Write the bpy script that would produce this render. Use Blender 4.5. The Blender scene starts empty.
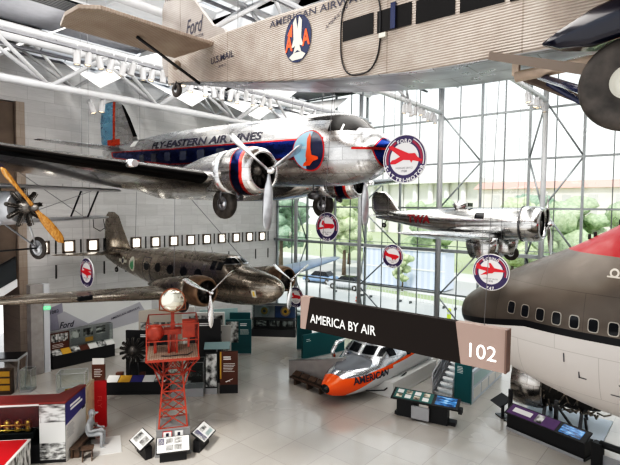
import bpy, bmesh, math, random
from mathutils import Vector, Matrix, Euler
from mathutils.bvhtree import BVHTree
random.seed(7)
scene = bpy.context.scene
COL = scene.collection
PI = math.pi
D2R = math.radians
CAM_H = 9.0

# ------------------------------------------------------------------ materials
class NG:
    """small helper around a node material"""
    def __init__(s, name, col=(.5, .5, .5), rough=.5, metal=0., spec=.5, coat=0.):
        s.m = bpy.data.materials.new(name); s.m.use_nodes = True
        s.t = s.m.node_tree; s.n = s.t.nodes; s.l = s.t.links
        s.b = s.n['Principled BSDF']
        s.set('Base Color', col); s.set('Roughness', rough); s.set('Metallic', metal)
        s.set('Specular IOR Level', spec); s.set('Coat Weight', coat)
        s._o = None
    def put(s, sock, v):
        if hasattr(v, 'is_output'): s.l.new(v, sock)
        elif isinstance(v, (tuple, list)):
            sock.default_value = tuple(v) + ((1.,) if len(v) == 3 and sock.type == 'RGBA' else ())
        else: sock.default_value = v
    def set(s, k, v): s.put(s.b.inputs[k], v)
    def vec(s):
        if s._o is None: s._o = s.n.new('ShaderNodeTexCoord')
        return s._o.outputs['Object']
    def xyz(s):
        q = s.n.new('ShaderNodeSeparateXYZ'); s.l.new(s.vec(), q.inputs[0]); return q.outputs
    def math(s, op, a, b=0., c=None):
        q = s.n.new('ShaderNodeMath'); q.operation = op
        s.put(q.inputs[0], a); s.put(q.inputs[1], b)
        if c is not None: s.put(q.inputs[2], c)
        return q.outputs[0]
    def mix(s, f, a, b):
        q = s.n.new('ShaderNodeMix'); q.data_type = 'RGBA'
        s.put(q.inputs[0], f); s.put(q.inputs[6], a); s.put(q.inputs[7], b); return q.outputs[2]
    def noise(s, scale, detail=3., vec=None, stretch=None):
        q = s.n.new('ShaderNodeTexNoise'); q.inputs['Scale'].default_value = scale; q.inputs['Detail'].default_value = detail
        v = vec or s.vec()
        if stretch:
            mp = s.n.new('ShaderNodeMapping'); mp.inputs['Scale'].default_value = stretch
            s.l.new(v, mp.inputs['Vector']); v = mp.outputs[0]
        s.l.new(v, q.inputs['Vector']); return q.outputs['Fac']
    def comb(s, x, y, z):
        q = s.n.new('ShaderNodeCombineXYZ'); s.put(q.inputs[0], x); s.put(q.inputs[1], y); s.put(q.inputs[2], z); return q.outputs[0]
    def brick(s, vec, c1, c2, mortar, w, h, ms=.01, off=.5, bias=0.):
        q = s.n.new('ShaderNodeTexBrick'); s.l.new(vec, q.inputs['Vector'])
        s.put(q.inputs['Color1'], c1); s.put(q.inputs['Color2'], c2); s.put(q.inputs['Mortar'], mortar)
        q.inputs['Scale'].default_value = 1.; q.inputs['Mortar Size'].default_value = ms
        q.inputs['Brick Width'].default_value = w; q.inputs['Row Height'].default_value = h; q.offset = off
        q.inputs['Bias'].default_value = bias
        q.inputs['Mortar Smooth'].default_value = .1
        return q.outputs['Color'], q.outputs['Fac']
    def ramp(s, f, stops):
        q = s.n.new('ShaderNodeValToRGB'); s.put(q.inputs[0], f)
        e = q.color_ramp.elements
        while len(e) < len(stops): e.new(.5)
        for i, (p, c) in enumerate(stops):
            e[i].position = p; e[i].color = tuple(c) + (1.,)
        return q.outputs[0]
    def maprange(s, v, a, b, c, d):
        q = s.n.new('ShaderNodeMapRange'); s.put(q.inputs[0], v)
        for i, k in enumerate((a, b, c, d)): q.inputs[i + 1].default_value = k
        return q.outputs[0]
    def bump(s, h, strength=.3, dist=.02):
        q = s.n.new('ShaderNodeBump'); q.inputs['Strength'].default_value = strength; q.inputs['Distance'].default_value = dist
        s.put(q.inputs['Height'], h); s.l.new(q.outputs[0], s.b.inputs['Normal'])
    def lt(s, a, b): return s.math('LESS_THAN', a, b)
    def gt(s, a, b): return s.math('GREATER_THAN', a, b)
    def band(s, v, lo, hi): return s.math('MULTIPLY', s.gt(v, lo), s.lt(v, hi))

def plain(name, col, rough=.5, metal=0., var=.0, vs=3., spec=.5, coat=0., bump=0.):
    g = NG(name, col, rough, metal, spec, coat)
    if var:
        n = g.noise(vs, 4.)
        lo = tuple(max(0, c * (1 - var)) for c in col); hi = tuple(min(1, c * (1 + var)) for c in col)
        g.set('Base Color', g.ramp(n, [(.3, lo), (.7, hi)]))
        if bump: g.bump(n, bump, .01)
    return g.m
def glow(name, col, strength):
    g = NG(name, col, .5); g.set('Emission Color', col); g.set('Emission Strength', strength); return g.m
def glass(name, tint=(.95, .98, .97), refl=.06, rough=.02):
    m = bpy.data.materials.new(name); m.use_nodes = True; t = m.node_tree
    for q in list(t.nodes): t.nodes.remove(q)
    o = t.nodes.new('ShaderNodeOutputMaterial'); mx = t.nodes.new('ShaderNodeMixShader')
    tr = t.nodes.new('ShaderNodeBsdfTransparent'); gl = t.nodes.new('ShaderNodeBsdfGlossy')
    tr.inputs[0].default_value = tint + (1,); gl.inputs['Roughness'].default_value = rough
    lw = t.nodes.new('ShaderNodeLayerWeight'); lw.inputs[0].default_value = .25
    ad = t.nodes.new('ShaderNodeMath'); ad.operation = 'MULTIPLY_ADD'; ad.inputs[1].default_value = .5; ad.inputs[2].default_value = refl
    t.links.new(lw.outputs['Fresnel'], ad.inputs[0]); t.links.new(ad.outputs[0], mx.inputs[0])
    t.links.new(tr.outputs[0], mx.inputs[1]); t.links.new(gl.outputs[0], mx.inputs[2]); t.links.new(mx.outputs[0], o.inputs[0])
    return m
def alu(name, col=(.72, .73, .74), rough=.22, w=1.1, h=.55, var=.25, line=.35, extra=None, metal=1., plane='xz'):
    """polished sheet metal with panel seams"""
    g = NG(name, col, rough, metal); x, y, z = g.xyz()
    a, b = {'xz': (x, z), 'xy': (x, y)}[plane]
    c, f = g.brick(g.comb(a, b, 0.), tuple(k * (1 + var * .4) for k in col), tuple(k * (1 - var) for k in col), tuple(k * line for k in col), w, h, .008)
    n = g.noise(2.5, 5., stretch=(.6, 1, 1.6))
    c = g.mix(g.maprange(n, .35, .75, 0, .5), c, tuple(k * .55 for k in col))
    if extra: c = extra(g, x, y, z, c)
    g.set('Base Color', c)
    g.set('Roughness', g.maprange(n, .3, .7, rough * .75, rough * 1.5))
    n2 = g.noise(1.3, 2.)
    g.bump(n2, .10, .06)
    return g.m

MT = {}
MT['black'] = plain('black_paint', (.012, .012, .014), .4)
MT['rubber'] = plain('tyre_rubber', (.050, .043, .038), .6, var=.45, vs=6)
MT['chrome'] = plain('bright_metal', (.8, .8, .8), .15, 1.)
MT['steel'] = plain('brushed_steel', (.55, .56, .58), .3, 1., var=.2)
MT['darksteel'] = plain('dark_metal', (.12, .12, .125), .4, .8, var=.3, vs=6)
MT['white'] = plain('white_paint', (.8, .8, .79), .4)
MT['trusswhite'] = plain('white_truss_paint', (.56, .57, .59), .4, var=.05)
MT['navy'] = plain('navy_paint', (.012, .018, .06), .25, coat=.3)
MT['orange'] = plain('orange_paint', (.85, .10, .02), .3)
MT['red'] = plain('red_paint', (.55, .02, .025), .35)
MT['skyblue'] = plain('sky_blue_paint', (.30, .55, .72), .35)
MT['darkglass'] = plain('dark_window', (.010, .011, .014), .16, spec=.35)
MT['glass'] = glass('clear_glass')
MT['caseglass'] = glass('case_glass', (.93, .97, .96), .05)
MT['ink'] = plain('dark_lettering', (.03, .03, .05), .5)
MT['whiteink'] = plain('white_lettering', (.9, .9, .88), .5)
MT['mullion'] = plain('grey_mullion', (.26, .28, .29), .4, .3)
MT['darkmullion'] = plain('dark_mullion', (.12, .13, .14), .4, .3)
MT['wire'] = plain('steel_wire', (.20, .20, .21), .5, .3)

# ------------------------------------------------------------------ meshes
class MB:
    def __init__(s): s.v = []; s.f = []; s.mi = []; s.sm = []
    def add(s, vs, fs, mi=0, smooth=False, M=None):
        o = len(s.v)
        for p in vs:
            p = Vector(p); s.v.append(M @ p if M is not None else p)
        for f in fs:
            s.f.append([o + i for i in f]); s.mi.append(mi); s.sm.append(smooth)
        return s
    def box(s, c, d, mi=0, M=None, top=None):
        x, y, z = (k / 2 for k in d); tx, ty = (top[0] / 2, top[1] / 2) if top else (x, y)
        vs = [(-x, -y, -z), (x, -y, -z), (x, y, -z), (-x, y, -z), (-tx, -ty, z), (tx, -ty, z), (tx, ty, z), (-tx, ty, z)]
        vs = [Vector(p) + Vector(c) for p in vs]
        return s.add(vs, [(3, 2, 1, 0), (4, 5, 6, 7), (0, 1, 5, 4), (1, 2, 6, 5), (2, 3, 7, 6), (3, 0, 4, 7)], mi, False, M)
    def beam(s, p, q, w, h, mi=0, up=(0, 0, 1), M=None):
        p, q = Vector(p), Vector(q); d = (q - p); L = d.length
        if L < 1e-6: return s
        d.normalize(); u = Vector(up)
        if abs(d.dot(u)) > .98: u = Vector((1, 0, 0))
        r = d.cross(u).normalized(); u = r.cross(d)
        vs = [p + r * a * w / 2 + u * b * h / 2 for a, b in ((-1, -1), (1, -1), (1, 1), (-1, 1))] + [q + r * a * w / 2 + u * b * h / 2 for a, b in ((-1, -1), (1, -1), (1, 1), (-1, 1))]
        return s.add(vs, [(3, 2, 1, 0), (4, 5, 6, 7), (0, 1, 5, 4), (1, 2, 6, 5), (2, 3, 7, 6), (3, 0, 4, 7)], mi, False, M)
    def tube(s, pts, r, n=8, mi=0, M=None, smooth=True, closed=False):
        pts = [Vector(p) for p in pts]; rs = r if isinstance(r, (list, tuple)) else [r] * len(pts)
        rings = []; prev = None; N = len(pts)
        for i, p in enumerate(pts):
            if closed: d = pts[(i + 1) % N] - pts[i - 1]
            else: d = pts[min(i + 1, N - 1)] - pts[max(i - 1, 0)]
            d.normalize()
            if prev is None:
                u = Vector((0, 0, 1)) if abs(d.z) < .9 else Vector((1, 0, 0)); a = d.cross(u).normalized()
            else:
                a = prev - d * prev.dot(d)
                if a.length < 1e-6: a = d.orthogonal()
                a.normalize()
            prev = a; b = d.cross(a)
            rings.append([p + (a * math.cos(2 * PI * k / n) + b * math.sin(2 * PI * k / n)) * rs[i] for k in range(n)])
        return s.loft(rings, mi, M, smooth, cap=not closed, wrap=closed)
    def loft(s, rings, mi=0, M=None, smooth=True, cap=True, wrap=False):
        n = len(rings[0]); vs = [p for r in rings for p in r]; fs = []
        R = len(rings)
        for i in range(R if wrap else R - 1):
            j = (i + 1) % R
            for k in range(n):
                fs.append((i * n + k, i * n + (k + 1) % n, j * n + (k + 1) % n, j * n + k))
        s.add(vs, fs, mi, smooth, M)
        if cap:
            o = len(s.v) - len(vs)
            s.f.append([o + k for k in range(n)][::-1]); s.mi.append(mi); s.sm.append(False)
            s.f.append([o + (R - 1) * n + k for k in range(n)]); s.mi.append(mi); s.sm.append(False)
        return s
    def lathe(s, prof, n=24, mi=0, M=None, smooth=True, cap=True):
        """prof: (radius, height) revolved about local z"""
        rings = [[(r * math.cos(2 * PI * k / n), r * math.sin(2 * PI * k / n), z) for k in range(n)] for r, z in prof]
        return s.loft(rings, mi, M, smooth, cap)
    def prism(s, poly, t, mi=0, M=None):
        """2-d outline in xy, thickness t along z (centred)"""
        n = len(poly); vs = [(x, y, -t / 2) for x, y in poly] + [(x, y, t / 2) for x, y in poly]
        fs = [tuple(range(n))[::-1], tuple(range(n, 2 * n))] + [(k, (k + 1) % n, n + (k + 1) % n, n + k) for k in range(n)]
        return s.add(vs, fs, mi, False, M)
    def disc(s, r, t, n=32, mi=0, M=None, rin=0.):
        if rin:
            return s.lathe([(rin, -t / 2), (r, -t / 2), (r, t / 2), (rin, t / 2), (rin, -t / 2)], n, mi, M, False, False)
        return s.prism([(r * math.cos(2 * PI * k / n), r * math.sin(2 * PI * k / n)) for k in range(n)], t, mi, M)
    def sphere(s, c, r, n=12, mi=0, M=None):
        rx, ry, rz = r if isinstance(r, (tuple, list)) else (r, r, r)
        rings = []
        for i in range(n + 1):
            a = -PI / 2 + PI * i / n; a = max(-PI / 2 + .02, min(PI / 2 - .02, a))
            rings.append([(c[0] + rx * math.cos(a) * math.cos(2 * PI * k / n), c[1] + ry * math.cos(a) * math.sin(2 * PI * k / n), c[2] + rz * math.sin(a)) for k in range(n)])
        return s.loft(rings, mi, M)
    def build(s, name, mats, parent=None, loc=None, rot=None, bevel=0., fix=True):
        me = bpy.data.meshes.new(name)
        me.from_pydata([tuple(p) for p in s.v], [], s.f)
        if not isinstance(mats, (list, tuple)): mats = [mats]
        for m in mats: me.materials.append(MT[m] if isinstance(m, str) else m)
        me.polygons.foreach_set('material_index', s.mi); me.polygons.foreach_set('use_smooth', s.sm)
        me.update()
        if fix:
            bm = bmesh.new(); bm.from_mesh(me); bmesh.ops.recalc_face_normals(bm, faces=bm.faces); bm.to_mesh(me); bm.free()
        o = bpy.data.objects.new(name, me); COL.objects.link(o)
        if parent is not None: o.parent = parent
        if loc is not None: o.location = loc
        if rot is not None: o.rotation_euler = rot
        if bevel:
            b = o.modifiers.new('bevel', 'BEVEL'); b.width = bevel; b.segments = 2; b.limit_method = 'ANGLE'
        return o

def tag(o, label=None, cat=None, group=None, kind=None):
    if label: o['label'] = label
    if cat: o['category'] = cat
    if group: o['group'] = group
    if kind: o['kind'] = kind
    return o
def thing(name, label, cat, loc=(0, 0, 0), rz=0., group=None, rot=None):
    o = bpy.data.objects.new(name, None); COL.objects.link(o); o.empty_display_size = .2
    o.location = loc; o.rotation_euler = rot if rot else (0, 0, rz)
    return tag(o, label, cat, group)
def struct(o): o['kind'] = 'structure'; return o
def children_of(o): return [c for c in bpy.data.objects if c.parent == o]
def dup(o, loc=None, rz=None, label=None, parent=None, group=None):
    c = o.copy(); COL.objects.link(c)
    if parent is not None: c.parent = parent
    if loc is not None: c.location = loc
    if rz is not None: c.rotation_euler = (0, 0, rz)
    if label: c['label'] = label
    if group: c['group'] = group
    for ch in children_of(o): dup(ch, parent=c)
    return c
def frame(o, u, v):
    """matrix with x along u, y along v, z = u x v, origin o"""
    u, v = Vector(u).normalized(), Vector(v).normalized(); w = u.cross(v).normalized(); v = w.cross(u)
    M = Matrix.Identity(4)
    for i in range(3): M[i][0] = u[i]; M[i][1] = v[i]; M[i][2] = w[i]; M[i][3] = o[i]
    return M
def RX(a): return Matrix.Rotation(a, 4, 'X')
def RY(a): return Matrix.Rotation(a, 4, 'Y')
def RZ(a): return Matrix.Rotation(a, 4, 'Z')
def TR(x, y, z): return Matrix.Translation((x, y, z))

# ------------------------------------------------------------------ lettering
_glyph = {}
def glyphs(txt, bold=.0, shear=0.):
    key = (txt, bold, shear)
    if key in _glyph: return _glyph[key]
    cu = bpy.data.curves.new('lettering', 'FONT'); cu.body = txt; cu.size = 1.; cu.offset = bold; cu.shear = shear; cu.resolution_u = 3
    cu.align_x = 'CENTER'; cu.align_y = 'CENTER'
    ob = bpy.data.objects.new('lettering', cu)
    me = ob.to_mesh()
    vs = [(v.co.x, v.co.y) for v in me.vertices]; fs = [tuple(p.vertices) for p in me.polygons]
    ob.to_mesh_clear(); bpy.data.objects.remove(ob); bpy.data.curves.remove(cu)
    _glyph[key] = (vs, fs); return _glyph[key]
def text2d(txt, w=None, h=None, bold=.0, shear=0.):
    vs, fs = glyphs(txt, bold, shear)
    x0, x1 = min(v[0] for v in vs), max(v[0] for v in vs); y0, y1 = min(v[1] for v in vs), max(v[1] for v in vs)
    sy = h / (y1 - y0) if h else None; sx = w / (x1 - x0) if w else None
    sx = sx or sy; sy = sy or sx
    return [((x - (x0 + x1) / 2) * sx, (y - (y0 + y1) / 2) * sy) for x, y in vs], fs
def arc_text(txt, R, h, a_mid, inward=False, bold=.02, spacing=1.15, stretch=1.):
    """letters set around a circle of radius R; a_mid is the angle of the middle"""
    V, F = [], []; ws = []
    for ch in txt:
        if ch == ' ': ws.append(h * .4); continue
        vs, fs = glyphs(ch, bold); xs = [v[0] for v in vs]; ws.append((max(xs) - min(xs)) * h / .72 * stretch + h * .16)
    tot = sum(ws) * spacing; pos = -tot / 2
    for ch, w in zip(txt, ws):
        c = pos + w * spacing / 2; pos += w * spacing
        if ch == ' ': continue
        vs, fs = glyphs(ch, bold); xs = [v[0] for v in vs]; ys = [v[1] for v in vs]
        cx = (max(xs) + min(xs)) / 2; cy = (max(ys) + min(ys)) / 2
        a = a_mid - c / R if not inward else a_mid + c / R
        rot = a - PI / 2 if not inward else a + PI / 2
        ca, sa = math.cos(rot), math.sin(rot); o = len(V)
        hh = max(ys) - min(ys); k = h / .72 if hh < .5 else h / hh
        for x, y in vs:
            px, py = (x - cx) * h / .72 * stretch, (y - cy) * k
            V.append((R * math.cos(a) + px * ca - py * sa, R * math.sin(a) + px * sa + py * ca))
        F += [tuple(o + i for i in f) for f in fs]
    return V, F
def flat(name, v2, fs, M, mat, parent=None, lift=.004):
    """flat 2-d shape placed by matrix M, lifted along its normal"""
    mb = MB(); mb.add([(x, y, lift) for x, y in v2], fs, 0, False, M)
    return mb.build(name, mat, parent, fix=False)
def circle2d(r, n=40, sx=1., sy=1., cx=0., cy=0.):
    return [(cx + r * sx * math.cos(2 * PI * k / n), cy + r * sy * math.sin(2 * PI * k / n)) for k in range(n)], [tuple(range(n))]
def rect2d(w, h, cx=0., cy=0.):
    return [(cx - w / 2, cy - h / 2), (cx + w / 2, cy - h / 2), (cx + w / 2, cy + h / 2), (cx - w / 2, cy + h / 2)], [(0, 1, 2, 3)]
def join2d(*parts):
    V, F = [], []
    for v, f in parts:
        o = len(V); V += list(v); F += [tuple(o + i for i in q) for q in f]
    return V, F
def shift2d(p, dx, dy): return [(x + dx, y + dy) for x, y in p[0]], p[1]
def ring2d(r0, r1, a0, a1, n=24):
    vs = []
    for k in range(n + 1):
        a = a0 + (a1 - a0) * k / n; vs += [(r0 * math.cos(a), r0 * math.sin(a)), (r1 * math.cos(a), r1 * math.sin(a))]
    return vs, [(2 * k, 2 * k + 1, 2 * k + 3, 2 * k + 2) for k in range(n)]

def refine(v2, fs, L):
    bm = bmesh.new(); bv = [bm.verts.new((x, y, 0)) for x, y in v2]
    for f in fs:
        try: bm.faces.new([bv[i] for i in f])
        except ValueError: pass
    bmesh.ops.triangulate(bm, faces=bm.faces)
    for _ in range(7):
        es = [e for e in bm.edges if e.calc_length() > L]
        if not es: break
        bmesh.ops.subdivide_edges(bm, edges=es, cuts=1); bmesh.ops.triangulate(bm, faces=[f for f in bm.faces if len(f.verts) > 3])
    bm.verts.index_update()
    out = [(v.co.x, v.co.y) for v in bm.verts], [tuple(v.index for v in f.verts) for f in bm.faces]
    bm.free(); return out
def bvh_of(o):
    return BVHTree.FromPolygons([v.co.copy() for v in o.data.vertices], [tuple(p.vertices) for p in o.data.polygons])
def decal(name, bvh, shape, origin, U, V, d, mat, parent, off=.012, L=.12):
    """wrap a flat shape onto a curved skin by casting along d"""
    v2, fs = refine(shape[0], shape[1], L)
    U, V, d, origin = Vector(U), Vector(V), Vector(d).normalized(), Vector(origin)
    P = []; ok = []
    for a, b in v2:
        p = origin + U * a + V * b - d * 6
        h = bvh.ray_cast(p, d)
        if h[0] is None: P.append(p + d * 6); ok.append(False)
        else:
            nn = h[1] if h[1].dot(d) < 0 else -h[1]
            P.append(h[0] + nn * off); ok.append(True)
    fs = [f for f in fs if all(ok[i] for i in f)]
    mb = MB(); mb.add(P, fs, 0, True)
    return mb.build(name, mat, parent, fix=False)

# ------------------------------------------------------------------ aircraft pieces
def fuselage_rings(st, n=36):
    """stations: (x, z_top, z_bottom, half width, z of widest, exponent)"""
    rings = []
    for x, zt, zb, hw, zc, ex in st:
        r = []
        for k in range(n):
            a = 2 * PI * k / n; c, s_ = math.cos(a), math.sin(a); e = 2. / ex
            y = hw * math.copysign(abs(c) ** e, c); zz = math.copysign(abs(s_) ** e, s_)
            r.append((x, y, zc + zz * ((zt - zc) if zz > 0 else (zc - zb))))
        rings.append(r)
    return rings
def spline_st(st, m=4):
    """smooth (Catmull-Rom) resampling of station tuples"""
    out = []
    for i in range(len(st) - 1):
        p0 = st[max(i - 1, 0)]; p1 = st[i]; p2 = st[i + 1]; p3 = st[min(i + 2, len(st) - 1)]
        for j in range(m):
            t = j / m; q = []
            for a, b, c, d in zip(p0, p1, p2, p3):
                v = .5 * ((2 * b) + (c - a) * t + (2 * a - 5 * b + 4 * c - d) * t * t + (3 * b - a - 3 * c + d) * t ** 3)
                lo, hi = min(b, c), max(b, c); q.append(max(lo - .02, min(hi + .02, v)))
            out.append(tuple(q))
    out.append(st[-1]); return out
AF = [(1., 0.), (.9, .17), (.75, .33), (.6, .43), (.45, .5), (.3, .5), (.2, .46), (.1, .36), (.05, .26), (.015, .14), (0, 0)]
def wing_mesh(mb, st, mi=0, camber=.6, n=None, vertical=False, M=None):
    """stations: (span, x_leading, z, chord, thickness, drop of trailing edge). x decreases to the tail."""
    rings = []
    for y, xl, z, ch, th, drop in st:
        r = []
        for u, t in AF: r.append((u, t * (1 + camber * .35)))
        for u, t in AF[::-1][1:-1]: r.append((u, -t * (1 - camber * .35)))
        pts = []
        for u, t in r:
            px = xl - u * ch; pz = z + t * th - drop * u
            pts.append((px, pz * 0 + t * th, y) if vertical else (px, y, pz))
        rings.append(pts)
    return mb.loft(rings, mi, M)
def make_wheel(parent, name, c, R, W, axis='y', hub='chrome', rim=.45, rimcol='steel'):
    """wheel > tire, rim; axle along axis"""
    M = TR(*c) @ (RX(PI / 2) if axis == 'y' else RY(PI / 2))
    w = W / 2
    t = MB().lathe([(R * rim, -w * .75), (R * .72, -w), (R * .9, -w * .85), (R * .975, -w * .5), (R, 0), (R * .975, w * .5), (R * .9, w * .85), (R * .72, w), (R * rim, w * .75)], 40, 0, M, cap=False).build(name, 'rubber', parent)
    h = MB().lathe([(.001, -w * .6), (R * .12, -w * .8), (R * .14, -w * .55), (R * rim * .8, -w * .45), (R * rim, -w * .78), (R * rim, w * .78), (R * rim * .8, w * .45), (R * .14, w * .55), (R * .12, w * .8), (.001, w * .6)], 32, 0, M, cap=False).build('wheel_hub', rimcol, t)
    return t
def make_prop(parent, c, R, n=3, a0=0., mat='steel', fwd='x', width=.22, spinner='chrome', hubr=.12, hubl=.3, tip=None):
    """propeller > blades, hub; axis along local x"""
    p = bpy.data.objects.new('propeller', None); COL.objects.link(p); p.parent = parent; p.location = c
    for k in range(n):
        rings = []
        for i in range(13):
            u = i / 12; r = hubr * .8 + (R - hubr * .8) * u
            ch = width * (.28 + 1.0 * math.sin(min(u * 1.25 + .12, 1.) * PI / 2 if u < .7 else PI / 2) ** 2 - .28) if u < .3 else width
            ch = width * (.32 + .68 * math.sin(PI / 2 * min(1, u / .45)))
            if u > .75: ch *= math.sqrt(max(.02, 1 - ((u - .75) / .25) ** 2.2))
            th = .09 * (1 - u) + .02; tw = D2R(52) * (1 - u) + D2R(14)
            ring = []
            for q in range(8):
                a = 2 * PI * q / 8; py = ch / 2 * math.cos(a); px = th / 2 * math.sin(a)
                ring.append((px * math.cos(tw) - py * math.sin(tw), px * math.sin(tw) + py * math.cos(tw), r))
            rings.append(ring)
        M = RX(a0 + 2 * PI * k / n)
        MB().loft(rings, 0, M).build('blade', mat, p)
    MB().lathe([(hubr * .4, -hubl * .4), (hubr, -hubl * .35), (hubr, hubl * .15), (hubr * .75, hubl * .4), (hubr * .35, hubl * .58), (.01, hubl * .62)], 20, 0, RY(PI / 2)).build('propeller_hub', spinner, p)
    return p
def radial_engine(mb, c, r_in, r_out, n=9, mi_c=0, mi_d=1, depth=.35):
    """crankcase and finned cylinders, axis along x"""
    M0 = TR(*c)
    mb.lathe([(.02, depth * .75), (r_in * .55, depth * .62), (r_in * .9, depth * .2), (r_in, 0), (r_in, -depth * .5)], 20, mi_c, M0 @ RY(PI / 2))
    for k in range(n):
        A = M0 @ RX(2 * PI * k / n)
        L = r_out - r_in * .9
        for i in range(5):
            mb.lathe([(.115 * r_out, r_in * .9 + L * (i / 5.)), (.115 * r_out, r_in * .9 + L * (i / 5. + .11))], 10, mi_d, A)
        mb.lathe([(.085 * r_out, r_in * .8), (.085 * r_out, r_out)], 8, mi_d, A)
        mb.tube([(depth * .45, .05 * r_out, r_in * .85), (depth * .3, .07 * r_out, r_out * .96)], .018 * r_out * 1.3, 6, mi_c, A)
        mb.tube([(depth * .45, -.05 * r_out, r_in * .85), (depth * .3, -.07 * r_out, r_out * .96)], .018 * r_out * 1.3, 6, mi_c, A)
    return mb
# ------------------------------------------------------------------ the hall
XG, YM, ZR = 29.8, 28.8, 17.6
Y0 = -4.0
# terrazzo floor
g = NG('terrazzo', (.6, .58, .55), .2, 0, .5, .45); g.set('Coat Roughness', .08)
x, y, z = g.xyz()
c, f = g.brick(g.comb(x, y, 0.), (.57, .535, .49), (.50, .47, .435), (.37, .35, .325), 1.52, 1.52, .012, 0.)
n1 = g.noise(45., 3.); n2 = g.noise(.35, 3.)
c = g.mix(g.maprange(n1, .45, .75, 0, .35), c, (.36, .34, .32)); c = g.mix(g.maprange(n2, .35, .7, 0, .5), c, (.36, .335, .305))
g.set('Base Color', c); g.set('Roughness', g.maprange(n2, .3, .7, .14, .30)); MT['terrazzo'] = g.m
# stone cladding
def stone(name, ca, cb, w=1.4, h=.70):
    g = NG(name, ca, .45); x, y, z = g.xyz()
    c, f = g.brick(g.comb(g.math('ADD', x, y), z, 0.), ca, cb, tuple(k * .78 for k in cb), w, h, .010, .37)
    n = g.noise(1.1, 5., stretch=(.35, .35, 3.)); n2 = g.noise(9., 4., stretch=(.3, .3, 4.))
    c = g.mix(g.maprange(n, .35, .7, 0, .5), c, tuple(k * .72 for k in ca)); c = g.mix(g.maprange(n2, .4, .7, 0, .25), c, tuple(k * .6 for k in ca))
    g.set('Base Color', c); return g.m
MT['stone'] = stone('pale_marble', (.68, .67, .665), (.58, .57, .565))
MT['tanstone'] = stone('tan_marble', (.42, .35, .30), (.34, .28, .24))
MT['greystone'] = plain('grey_pillar_stone', (.33, .31, .30), .5, var=.15, vs=2)
MT['ceilgrey'] = plain('grey_ceiling_panel', (.20, .205, .225), .6, var=.08)
MT['ceildark'] = plain('dark_ceiling_louvre', (.03, .032, .036), .6)
MT['ceilwhite'] = plain('white_ceiling_panel', (.82, .83, .84), .5)
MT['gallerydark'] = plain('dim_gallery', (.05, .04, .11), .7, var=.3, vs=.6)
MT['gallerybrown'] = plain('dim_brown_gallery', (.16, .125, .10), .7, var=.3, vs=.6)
MT['skyglass'] = glass('skylight_glass', (.96, .98, 1.), .03)

struct(MB().box((16, 16, -.1), (32, 44, .2)).build('floor', 'terrazzo'))
# back wall: stone with a doorway side on the left
w = MB()
w.box((10.2 + (XG - 10.2) / 2, YM + .25, ZR / 2), (XG - 10.2, .5, ZR))
w.box((5.1, YM + .25, (14.5 + ZR) / 2), (10.2, .5, ZR - 14.5))
struct(w.build('wall_back', 'stone'))
struct(MB().box((10.0, YM + 1.2, 7.25), (.42, 2.6, 14.5)).build('trim_jamb', 'tanstone'))
struct(MB().box((4., YM + 6, 8), (13, .3, 16)).build('wall_gallery', 'gallerydark'))
struct(MB().box((4.6, YM + 3.2, 5.0), (10.4, 6, .9)).build('trim_gallery_floor', 'gallerybrown'))
# opening surround on the upper gallery
struct(MB().box((9.3, YM + .3, 9.9), (.9, .3, 9.1)).box((4.6, YM + .3, 13.7), (8.6, .3, .6)).build('trim_opening', 'gallerybrown'))
struct(MB().box((10.12, 27.55, 2.4), (.62, .55, 4.8)).build('pillar', 'greystone', bevel=.02))
struct(MB().box((10.62, 27.5, 2.4), (.30, .35, 4.8)).build('pillar_face', plain('pillar_white_face', (.62, .63, .66), .4)))
struct(MB().box((16, Y0 - .2, ZR / 2), (32, .4, ZR)).build('wall_front', 'ceilwhite'))
struct(MB().box((-.4, 26, ZR / 2), (.4, 14, ZR)).build('wall_left', 'greystone'))

# small lit windows in the stone wall
MT['lit'] = glow('lit_window_pane', (1., .93, .82), 2.2)
MT['winframe'] = plain('dark_window_frame', (.16, .13, .11), .5)
MT['slot'] = plain('dark_slot', (.05, .05, .05), .6)
for i in range(13):
    xw = 11.02 + 1.42 * i
    f = MB(); s, d = .36, .05
    f.box((0, -.02, s - .04), (2 * s, .10, .1)).box((0, -.02, -s + .04), (2 * s, .10, .1)).box((-s + .06, -.02, 0), (.13, .10, 2 * s)).box((s - .05, -.02, 0), (.1, .10, 2 * s))
    o = struct(f.build('window_%d' % (i + 1), 'winframe', loc=(xw, YM - .02, 6.62)))
    MB().box((0, -.012, 0), (2 * s - .26, .03, 2 * s - .2)).build('window_pane', 'lit', o)
for i in range(13):
    for zz, hh in ((6.62, .78), (5.2, .78)):
        if zz < 6 and i % 3 == 1: continue
        struct(MB().box((11.73 + 1.42 * i, YM - .01, zz), (.075, .06, hh)).build('trim_slot', 'slot'))

struct(MB().box((14.2, YM - .015, 1.85), (7.2, .03, 3.7)).build('trim_uplit_sheet', plain('uplit_wall_white', (.80, .80, .79), .5)))  # white sheet added for the uplit brightness of the marble behind the murals
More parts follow.
